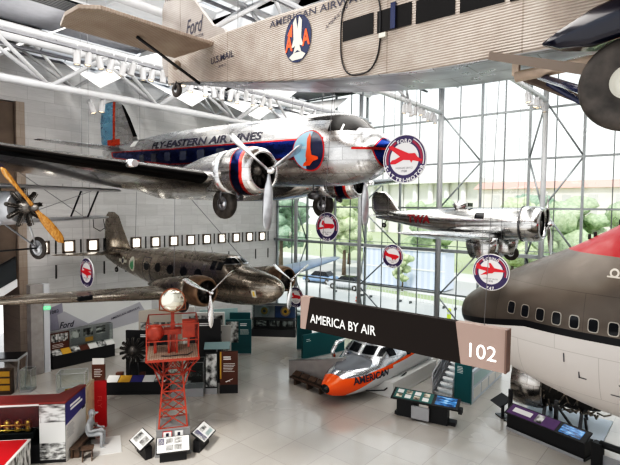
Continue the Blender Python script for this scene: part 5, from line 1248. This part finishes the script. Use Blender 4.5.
# glass case right of the tower
t = thing('glass_case', 'clear glass case with small models right of the beacon tower legs', 'display case', (12.95, 19.35, 0), D2R(-42))
MB().box((.75, .4, .2), (1.5, .8, .4)).build('case_base', 'casegrey', t); glass_box(t, 0, 1.5, 0, .8, .4, 1.65); MB().box((.75, .4, 1.0), (1.46, .76, .02)).build('shelf', 'caseglass', t)
for k in range(2):
    m_ = thing('model_plane', ('small red model plane on the upper shelf of the glass case', 'small silver model plane on the lower shelf of the glass case')[k], 'model plane', (12.95 + .75, 19.35 - .25, (1.02, .41)[k]), .3)
    mt_ = ('redpanel', 'steel')[k]
    MB().tube([(-.35, 0, .16), (-.1, 0, .16), (.2, 0, .16), (.3, 0, .15)], [.015, .045, .05, .01], 10).build('fuselage', mt_, m_); wm = MB(); wing_mesh(wm, [(-.45, .1, .15, .08, .01, 0), (0, .14, .15, .14, .02, 0), (.45, .1, .15, .08, .01, 0)]); wm.build('wing', mt_, m_)
    MB().box((0, 0, .06), (.02, .02, .13)).box((0, 0, .005), (.14, .1, .01)).build('stand', 'casegrey', m_); MB().prism([(-.36, .16), (-.26, .16), (-.34, .27)], .012, 0, RX(PI / 2)).build('fin', mt_, m_)
# photo pillar and brown panel at the end of the island
t = thing('photo_board', 'upright black and white photo panel between glass case and brown panel', 'display panel', (14.30, 18.50, 0), D2R(-44)); MB().box((.28, .1, 1.0), (.58, .14, 2.0)).build('panel_board', 'charcoal', t); plate(t, 'photo_print', PH[2], .02, .54, .35, 1.95, .022); MB().box((.28, .04, .14), (.56, .1, .28)).build('panel_foot', 'casegrey', t)
t = thing('text_panel', 'upright brown text panel with mustard edge at the end of the exhibit island', 'display panel', (14.80, 18.02, 0), D2R(-44)); MB().box((.42, .1, 1.02), (.86, .14, 2.04)).build('panel_board', 'brownpanel', t); plate(t, 'mustard_edge', 'mustard', -.01, .07, .72, 2.04, .022); plate(t, 'panel_foot', 'charcoal', 0, .85, 0, .42, .022)
captions(t, .16, .55, 1.78, 2, .10, .024, h=.06, seed=5); captions(t, .16, .75, 1.45, 6, .075, .024, seed=6); MB().prism([(.25, .58), (.6, .72), (.62, .70), (.45, .62), (.5, .55), (.43, .60), (.3, .54)], .01, 0, frame((0, .022, 0), (1, 0, 0), (0, 0, 1))).build('airplane_symbol', 'whiteink', t)
t = thing('sloped_label', 'pale tilted label board above the brown text panel', 'display panel', (14.6, 19.0, 0), D2R(-44)); slope_plate(t, 'label_top', 'palegreen', 0, 1.25, 0, 2.0, .4, 2.25, .03); MB().box((.6, .3, 1.0), (.08, .06, 2.0)).build('label_post', 'casegrey', t)
# small wall of prints behind (under the dark airliner)
t = thing('print_wall', 'low cream wall covered with black and white prints under the dark airliner', 'display wall', (16.5, 23.0, 0), D2R(-44)); MB().box((1.05, .15, 1.45), (2.1, .2, 2.9)).box((.2, .15, 3.0), (.4, .3, .5)).build('wall_board', 'cardwhite', t)
for k in range(3): plate(t, 'photo_print', PH[k], .1 + .66 * k, .68 + .66 * k, 1.75 + .12 * (k % 2), 2.75, .042)
for k in range(2): plate(t, 'photo_print', PH[(k + 2) % 5], .15 + .8 * k, .8 + .8 * k, .7, 1.3, .042)
t = thing('cream_divider', 'cream sloping divider board left of the beacon tower lamp', 'display wall', (14.4, 24.6, 0), D2R(-48)); MB().prism([(0, 0), (2.4, 0), (2.4, 3.25), (1.9, 3.35), (0, 3.1)], .25, 0, frame((0, .12, 0), (1, 0, 0), (0, 0, 1))).build('wall_board', plain('cream_board', (.60, .55, .48), .5), t)
for k in range(3): plate(t, 'photo_print', PH[k], .1 + .75 * k, .72 + .75 * k, 1.3, 2.5, -.012)
for lab, loc, ph in (('white print board right behind the dark airliner propeller', (16.4, 20.6, 0), 1),):
    t = thing('print_board', lab, 'display panel', loc, D2R(-46)); MB().box((.5, .08, 1.3), (1.0, .12, 2.6)).build('panel_board', 'cardwhite', t); plate(t, 'photo_print', PH[ph], .05, .5, 1.2, 2.3, .012); plate(t, 'photo_print', PH[2], .5, .95, .8, 1.5, .012)
# small glass case and brown panel left of the counter
t = thing('glass_case', 'small low glass case on the floor behind the red panel', 'display case', (9.25, 22.9, 0), D2R(-38)); MB().box((.6, .35, .2), (1.2, .7, .4)).build('case_base', 'casegrey', t); glass_box(t, 0, 1.2, 0, .7, .4, 1.25)
m_ = thing('brass_instrument', 'small brass instrument lying in the low glass case', 'instrument', (9.9, 22.65, .40), D2R(-20)); MB().tube([(-.35, 0, .06), (.35, 0, .06)], .05, 10).build('tube', 'brass', m_); MB().box((0, 0, .015), (.4, .16, .03)).build('base', 'benchwood', m_)
t = thing('text_panel', 'brown upright text panel with white card on top left of the exhibit counter', 'display panel', (11.0, 23.1, 0), D2R(-46)); MB().box((.3, .08, .62), (.6, .12, 1.24)).build('panel_board', 'brownpanel', t); plate(t, 'card', 'cardwhite', .02, .58, 1.24, 1.55, .03); captions(t, .1, .5, 1.0, 5, .09, .012, seed=8)

# ---- teal panels and the disc case before the glass corner
def teal_panel(lab, loc, rz, w, h, ph=None, cap=True):
    t = thing('teal_panel', lab, 'display panel', loc, D2R(rz)); MB().box((w / 2, .1, h / 2), (w, .14, h)).build('panel_board', 'teal', t, bevel=.01)
    if ph is not None: plate(t, 'photo_print', PH[ph], .03, w * .5, h * .35, h * .95, .022); 
    if cap: x0 = w * .56 if ph is not None else .12; captions(t, x0, x0 + w * .34, h - .25, 2, .10, .024, h=.05, seed=4); captions(t, x0, x0 + w * .36, h - .6, 5, .07, .024, seed=5)
    plate(t, 'panel_foot', 'casegrey', 0, w, 0, .08, .022); return t
teal_panel('teal text panel with a black and white photo at left of the open floor', (19.0, 22.6, 0), -47, 1.55, 2.15, 2)
teal_panel('taller teal panel partly behind the photo panel left of the open floor', (20.0, 23.4, 0), -47, 1.3, 2.3, None, False)
teal_panel('teal panel standing at the foot of the gallery sign left end', (22.6, 20.0, 0), -47, .95, 2.2, None, False)
t = teal_panel('long low teal wall behind the grey ramp left of the airliner nose section', (21.3, 18.35, 0), -14, 3.2, 1.5, None, False); captions(t, .25, .6, 1.2, 2, .1, .024, h=.03, seed=1)
t = thing('glass_screen', 'pale teal glass screen panel behind the teal photo panel', 'display panel', (18.6, 24.6, 0), D2R(-30)); MB().box((1.2, .1, 1.25), (2.4, .1, 2.5)).build('panel_board', 'palegreen', t)
t = thing('disc_case', 'dark display case with two large instrument dials before the glass corner', 'display case', (23.0, 24.6, 0), D2R(-55))
MB().box((1.55, .4, .25), (3.1, .8, .5)).build('case_base', 'charcoal', t); MB().box((1.55, .75, 1.35), (3.1, .1, 1.7)).box((1.55, .45, 2.2), (3.1, .6, .06)).box((1.55, .4, 1.15), (3.1, .7, .04)).build('case_back', 'charcoal', t)
plate(t, 'back_panel', 'casegrey', .06, 1.52, 1.2, 2.15, .69); plate(t, 'back_panel', plain('deep_blue_panel', (.02, .08, .22), .5), 1.56, 3.04, 1.2, 2.15, .69)
for k in range(3): plate(t, 'photo_print', PH[k], .2 + .95 * k, .95 + .95 * k, .6, 1.08, .6)
for k, xx in enumerate((.8, 2.3)):
    m_ = MB().disc(.36, .06, 36, 0, TR(xx, .63, 1.68) @ RX(PI / 2)).build('dial', 'steel' if k == 0 else 'signtan', t); MB().disc(.25, .07, 30, 0, TR(xx, .62, 1.68) @ RX(PI / 2)).build('dial_ring', 'brass', m_); MB().disc(.11, .09, 24, 0, TR(xx, .61, 1.68) @ RX(PI / 2)).build('dial_hub', 'ink', m_)
glass_box(t, .02, 3.08, .02, .72, .5, 2.2)

# ---- around the airliner nose section
t = thing('ramp_wall', 'grey sloping ramp wall left of the orange airliner nose', 'ramp', (18.6, 17.0, 0), 0)
MB().add([(x, y, z) for x, y, zt in ((0, 0, .95), (.1, -3.4, 1.75), (.4, -3.4, 1.75), (.3, .0, .95)) for z in (0, zt)], [(0, 2, 3, 1), (2, 4, 5, 3), (4, 6, 7, 5), (6, 0, 1, 7), (1, 3, 5, 7), (0, 6, 4, 2)]).build('ramp_body', plain('warm_grey_ramp', (.36, .34, .33), .45, var=.05), t)
MB().beam((0, 0, .97), (.1, -3.4, 1.77), .06, .03).build('ramp_cap', 'steel', t)
t = thing('display_bench', 'low dark wooden bench with four raised panels before the grey ramp', 'bench', (18.2, 15.3, 0), D2R(-95))
MB().box((0, 0, .33), (2.3, .45, .10)).build('seat', 'benchwood', t, bevel=.01)
for k in range(4): slope_plate(t, 'raised_panel', 'benchwood', -1.08 + .56 * k, -.60 + .56 * k, -.1, .42, .16, .58, .03); 
for s in (-.8, .1, .95): MB().box((s, 0, .14), (.10, .40, .28)).build('leg', 'benchwood', t)
# console with a screen
t = thing('touch_console', 'black console with green print board and lit blue screen right of the nose section', 'console', (18.15, 10.45, 0), D2R(-78))
slope_plate(t, 'console_top', 'charcoal', -.1, 2.75, -.05, .78, .62, 1.02, .07); MB().box((.55, .35, .36), (.9, .3, .72)).box((1.9, .35, .36), (.8, .4, .72)).box((1.3, .45, .07), (2.6, .4, .14)).build('console_base', 'charcoal', t)
MB().box((1.2, -.02, .38), (.75, .12, .52)).build('drawer_unit', 'casegrey', t); MB().box((2.8, .25, .72), (.14, .3, .2)).build('handset', 'charcoal', t)
slope_plate(t, 'print', plain('dark_green_print', (.03, .13, .12), .5), 0, 1.65, .0, .80, .58, 1.0, .01, .072)
for k in range(4):
    for q in range(2): slope_plate(t, 'card', 'cardwhite' if (k + q) % 2 else GR, .1 + .38 * k, .36 + .38 * k, .06 + .26 * q, .822 + .093 * q, .26 + .26 * q, .895 + .093 * q, .006, .084)
g = NG('screen_picture', (.02, .05, .12), .2); n = g.noise(3., 4., stretch=(1, 3, 3)); cc = g.ramp(n, [(.42, (.005, .02, .05)), (.55, (.05, .25, .6)), (.68, (.5, .75, .95))]); g.set('Emission Color', cc); g.set('Emission Strength', .8); MT['screen'] = g.m
slope_plate(t, 'screen', 'screen', 1.78, 2.62, .05, .817, .55, .995, .008, .072)
# stairs
t = thing('staircase', 'grey metal staircase with handrails beside the airliner nose section', 'staircase', (21.6, 9.75, 0), 0)
for k in range(9): MB().box((.15 + .30 * k, 0, .19 * (k + 1) - .03), (.32, .95, .05)).build('tread', 'steel', t)
st_ = MB()
for s in (-.5, .5): st_.beam((0, s, .1), (2.75, s, 1.8), .05, .26)
st_.build('stringer', 'casegrey', t)
rl = MB()
for s in (-.52, .52):
    for h_ in (.95, .62, .32): rl.tube([(0, s, h_ + .12), (2.75, s, 1.75 + h_)], .022, 8)
    for q in (0, .92, 1.84, 2.75): rl.tube([(q, s, .1 + q * .62), (q, s, 1.05 + q * .60)], .025, 8)
    rl.add([(0, s, .15), (2.75, s, 1.85), (2.75, s, 2.6), (0, s, .95)], [(0, 1, 2, 3)])
rl.build('handrail', 'steel', t)
MB().box((3.3, 0, 1.75), (1.2, 1.2, .1)).box((3.3, 0, .85), (1.1, 1.1, 1.7)).build('landing', 'casegrey', t)
teal_panel('tall teal text panel right of the grey staircase', (21.45, 9.12, 0), -88, .78, 2.3, None, True)
t = thing('printed_wall', 'low white printed wall running back from the tall teal panel', 'display wall', (21.72, 8.34, 0), D2R(3)); MB().box((2.4, .08, .75), (4.8, .12, 1.5)).build('wall_board', plain('cool_white_print', (.55, .60, .66), .3, var=.08, vs=1.5), t)
for k in range(4): plate(t, 'print', 'cardwhite', .2 + 1.15 * k, 1.2 + 1.15 * k, .15, .65, .012); 
plate(t, 'print', 'palegreen', .2, 4.6, .8, 1.35, .012)

# ---- under the jumbo jet
t = thing('touch_console', 'black console with purple prints and blue screen under the jumbo jet nose', 'console', (20.15, 6.30, 0), D2R(-106))
MB().box((1.55, .35, .33), (3.1, .6, .66)).box((1.55, .4, .06), (3.15, .7, .12)).build('console_base', 'charcoal', t)
slope_plate(t, 'console_top', 'charcoal', -.05, 3.15, -.06, .66, .5, .92, .06)
slope_plate(t, 'print', 'purple', .02, 2.02, -.02, .68, .46, .90, .01, .062); slope_plate(t, 'print', 'cardwhite', .2, .98, .12, .745, .34, .845, .006, .074); slope_plate(t, 'print', PH[2], 1.15, 1.45, .03, .70, .42, .88, .006, .074); slope_plate(t, 'screen', 'screen', 2.15, 2.95, .03, .70, .42, .88, .008, .064); plate(t, 'kick_board', 'casegrey', 0, 3.1, 0, .12, -.01)
t = thing('rail_counter', 'curved black rail counter at the right edge under the jumbo jet', 'counter', (19.05, 2.98, 0), D2R(-106))
pts = []
for k in range(13):
    a = D2R(-8 * k); pts.append((.1 + 2.2 * math.sin(-a), .25 + 2.2 * (1 - math.cos(a)) * .5, .86))
MB().tube(pts, .12, 10).build('rail', 'charcoal', t); b_ = MB()
for k in range(12): b_.add([(pts[k][0], pts[k][1], 0), (pts[k + 1][0], pts[k + 1][1], 0), (pts[k + 1][0], pts[k + 1][1], .5), (pts[k][0], pts[k][1], .5)], [(0, 1, 2, 3)])
b_.build('base_wall', 'casegrey', t); MB().box((.05, .2, .45), (.3, .3, .9)).build('end_post', 'charcoal', t)
t = thing('engine_pod', 'open jet engine pod with polished cowl and exposed dark piping under the jumbo jet belly', 'jet engine', (22.6, 5.15, 0), D2R(90))
# local x runs along +Y (image left), y away from the wall
MB().lathe([(1.05, .05), (1.12, .12), (1.17, .5), (1.15, 1.25), (1.12, 1.3), (.95, 1.25), (.88, .4)], 40, 0, TR(.15, 0, 1.50) @ RY(PI / 2), cap=False).build('intake_cowl', alu('pod_cowl_skin', (.55, .52, .49), .22, .5, .4, .35, .3), t)
e_ = MB().lathe([(.02, 1.1), (.3, 1.0), (.9, 1.0), (.92, .2), (.84, .0), (.82, -1.1), (.7, -1.9), (.35, -2.3), (.02, -2.35)], 32, 0, TR(.1, 0, 1.50) @ RY(PI / 2)).build('engine_core', 'finning', t)
rr = random.Random(5); pp = MB()
for k in range(70):
    a = rr.uniform(0, 2 * PI); x0 = rr.uniform(-1.7, .2); x1 = x0 + rr.uniform(-.7, .5); a1 = a + rr.uniform(-.9, .9); R_ = .88
    q = [(x0, R_ * math.cos(a), 1.50 + R_ * math.sin(a)), ((x0 + x1) / 2, (R_ + .12) * math.cos((a + a1) / 2), 1.50 + (R_ + .12) * math.sin((a + a1) / 2)), (x1, R_ * math.cos(a1), 1.50 + R_ * math.sin(a1))]
    pp.tube(q, rr.uniform(.015, .045), 6)
pp.build('piping', plain('engine_piping', (.30, .26, .22), .35, .7, var=.4, vs=9), t)
MB().box((1.1, .9, 1.7), (.5, .02, .5)).build('placard', 'cardwhite', t) if False else None
for k, xx in enumerate((-1.2, .2)): MB().beam((xx, -.7, 0), (xx, -.3, .75), .12, .12).beam((xx, .7, 0), (xx, .3, .75), .12, .12).box((xx, 0, .72), (.14, .9, .12)).build('cradle', 'darksteel', t)
MB().box((-.5, 0, .03), (3.2, 2.4, .06)).build('pod_plinth', plain('blue_white_plinth', (.50, .56, .64), .4), t)
t = thing('information_stand', 'dark tilted information stand at the left end of the console under the jumbo jet', 'display panel', (21.2, 7.0, 0), D2R(-130)); slope_plate(t, 'stand_top', 'charcoal', -.35, .45, -.15, .55, .4, .85, .04); MB().box((.05, .2, .32), (.1, .1, .64)).box((.05, .2, .02), (.5, .4, .04)).build('stand_leg', 'darksteel', t)
t = thing('support_post', 'dark steel post with diagonal braces beside the console under the jumbo jet', 'post', (20.6, 4.6, 0), D2R(-106)); MB().box((0, .1, .75), (.12, .12, 1.5)).beam((0, .1, 1.3), (1.2, .15, .1), .07, .07).beam((1.1, .1, 1.2), (1.3, .15, .0), .07, .07).build('post_frame', 'darksteel', t)
t = thing('support_post', 'dark steel post at the left end of the console under the jumbo jet', 'post', (20.9, 6.45, 0), D2R(-106)); MB().box((0, .1, .7), (.14, .12, 1.4)).box((0, .1, .02), (.4, .3, .04)).build('post_frame', 'darksteel', t)

# ---- far left of the hall
t = thing('escalator', 'escalator with dark glass side and white sloping underside at far left', 'escalator', (8.2, 28.3, 0), 0)
MB().add([(x, y, z) for y in (-.6, .6) for x, z in ((-3, 2.2), (1.15, 4.75), (1.15, 5.15), (-3, 3.0))], [(0, 1, 2, 3), (7, 6, 5, 4), (0, 4, 5, 1), (1, 5, 6, 2), (2, 6, 7, 3), (3, 7, 4, 0)]).build('soffit', 'ceilwhite', t)
MB().add([(x, y, z) for y in (-.62, -.58) for x, z in ((-3, 3.0), (1.1, 5.15), (1.1, 6.25), (-3, 4.1))], [(0, 1, 2, 3), (7, 6, 5, 4), (0, 4, 5, 1), (1, 5, 6, 2), (2, 6, 7, 3), (3, 7, 4, 0)]).build('side_panel', plain('dark_balustrade', (.045, .05, .055), .15, spec=.7), t)
MB().beam((-3, -.6, 4.15), (1.1, -.6, 6.3), .10, .08).build('handrail', 'black', t)
t = thing('glass_case', 'glass-topped table case with sloping legs at the left edge below the escalator', 'display case', (7.4, 26.9, 0), D2R(-40)); MB().box((.5, .5, 1.45), (2.4, 1.2, .10)).build('case_frame', 'casegrey', t, bevel=.01); MB().box((.5, .5, 1.53), (2.3, 1.1, .05)).build('case_top', 'darkglass', t)
for sx in (-.6, 1.6):
    for sy in (0, 1.0): MB().beam((sx, sy, 0), (sx + .1, sy, 1.4), .06, .06).build('leg', 'casegrey', t)
t = thing('book_rack', 'brown rack of mustard yellow cards at the left edge behind the red-topped stand', 'rack', (7.5, 25.9, 0), D2R(-45)); MB().box((.45, .2, .6), (.9, .3, 1.2)).build('rack_body', 'benchwood', t)
for k in range(3): plate(t, 'card', 'mustard', .1, .85, .2 + .34 * k, .45 + .34 * k, .04)
t = thing('glass_case', 'tall empty glass case at the left edge beside the mustard card rack', 'display case', (8.55, 25.25, 0), D2R(-45)); MB().box((.25, .25, .06), (.5, .5, .12)).build('case_base', 'casegrey', t); glass_box(t, 0, .5, 0, .5, .12, 1.1)

# ---- spotlights on the truss rails
MT['lamp_warm'] = glow('warm_lamp_face', (1, .80, .52), 2.5)
def make_spot():
    t = thing('spotlight', 'white cylinder spotlight clamped to the roof truss rail', 'spotlight')
    MB().lathe([(.001, .20), (.05, .20), (.085, .14), (.09, -.16), (.10, -.17), (.10, -.20), (.085, -.20), (.08, -.15)], 16, 0, RX(0), cap=False).build('lamp_body', plain('lamp_grey', (.36, .36, .37), .4), t)
    MB().disc(.082, .01, 16, 0, TR(0, 0, -.165)).build('lamp_lens', 'lamp_warm', t)
    MB().tube([(-.11, 0, 0), (-.11, 0, .22), (.11, 0, .22), (.11, 0, 0)], .012, 6).tube([(0, 0, .22), (0, 0, .42)], .018, 6).build('yoke', 'trusswhite', t)
    return t
S0 = None; rs = random.Random(11)
def spots(xs, y, z, grp, lab):
    global S0
    for x in xs:
        rot = (rs.uniform(-.5, .5), rs.uniform(-.5, .5), rs.uniform(0, 6))
        if S0 is None: S0 = make_spot(); o = S0
        else: o = dup(S0)
        o.location = (x, y + rs.uniform(-.08, .08), z + rs.uniform(-.1, .12)); o.rotation_euler = (rot[0] * .5, rot[1] * .5, rot[2]); o.scale = (1.35, 1.35, 1.35); o['label'] = lab; o['group'] = grp
spots([8.5, 8.95, 9.4, 9.85, 10.3, 10.75, 11.25, 11.7, 12.15, 12.6, 13.2, 13.7, 14.5, 15.0, 15.5, 16.0, 16.5, 17.0, 17.5, 18.2, 18.8, 21.5, 22.6, 24.4], 19.55 - .84, 14.55, 'spotlights on the long truss over the propliner', 'white spotlight on the long truss rail above the silver propliner tail')
spots([9.5, 9.9, 16.6, 17.0, 17.4, 17.8], 19.55 + .1, 13.05, 'spotlights on the lower chord of the long truss', 'white spotlight hanging low on the bottom tube of the long truss')
spots([23.9, 24.4, 24.9, 25.4, 25.9, 26.4, 26.9, 27.4, 27.9], 13.48, 14.6, 'spotlights on the truss at the centre column', 'white spotlight on the truss ending at the column behind the largest round sign')
spots([25.4, 26.1, 26.7, 27.2, 27.7, 28.2, 28.6], 7.42, 14.6, 'spotlights on the truss behind the trimotor belly', 'white spotlight on the truss below the trimotor belly')
# ------------------------------------------------------------------ light
wd = bpy.data.worlds.new('daylight'); scene.world = wd; wd.use_nodes = True
nt = wd.node_tree; bg = nt.nodes['Background']
tc = nt.nodes.new('ShaderNodeTexCoord'); sp = nt.nodes.new('ShaderNodeSeparateXYZ'); nt.links.new(tc.outputs['Generated'], sp.inputs[0])
rp = nt.nodes.new('ShaderNodeValToRGB'); nt.links.new(sp.outputs[2], rp.inputs[0])
e = rp.color_ramp.elements; e[0].position = .0; e[0].color = (1., .99, .97, 1); e[1].position = .6; e[1].color = (.86, .93, 1., 1)
nt.links.new(rp.outputs[0], bg.inputs[0]); bg.inputs[1].default_value = 1.5
def area(name, loc, size, energy, col=(1, 1, 1), rot=(0, 0, 0)):
    d = bpy.data.lights.new(name, 'AREA'); d.shape = 'RECTANGLE'; d.size, d.size_y = size; d.energy = energy; d.color = col
    o = bpy.data.objects.new(name, d); o.location = loc; o.rotation_euler = rot; COL.objects.link(o); return o
for yy in (4.4, 10.4, 16.5, 22.6):  # added fill under the skylights to brighten the hall, not fixtures
    area('fill_light', (17, yy, 16.9), (20, 3.5), 1050, (1, .95, .88))
    area('fill_light', (4, yy, 16.9), (6, 3.5), 420, (1, .95, .9))
sd = bpy.data.lights.new('sun', 'SUN'); sd.energy = 3.2; sd.angle = D2R(8); sd.color = (1, .96, .9)
so = bpy.data.objects.new('sun', sd); so.rotation_euler = (D2R(0), D2R(-38), D2R(25)); COL.objects.link(so)
scene.view_settings.view_transform = 'Standard'
scene.view_settings.look = 'None'
scene.view_settings.exposure = 0.0
vs = scene.view_settings
vs.use_curve_mapping = True
cm = vs.curve_mapping
cv = cm.curves[3]
cv.points.new(.05, .022); cv.points.new(.2, .18); cv.points.new(.6, .655)
cm.update()
# ------------------------------------------------------------------ camera
cam_d = bpy.data.cameras.new('camera'); cam = bpy.data.objects.new('camera', cam_d); COL.objects.link(cam)
cam_d.sensor_width = 36.; cam_d.lens = 484. / 620. * 36.; cam_d.clip_start = .05; cam_d.clip_end = 1000
Rc = ((0.64395045, -0.7649996, 0.0101696), (0.03236374, 0.0405184, 0.99865452), (-0.76438237, -0.6427549, 0.05085009))
cam.matrix_world = Matrix(((Rc[0][0], Rc[1][0], Rc[2][0], 0), (Rc[0][1], Rc[1][1], Rc[2][1], 0), (Rc[0][2], Rc[1][2], Rc[2][2], CAM_H), (0, 0, 0, 1)))
scene.camera = cam
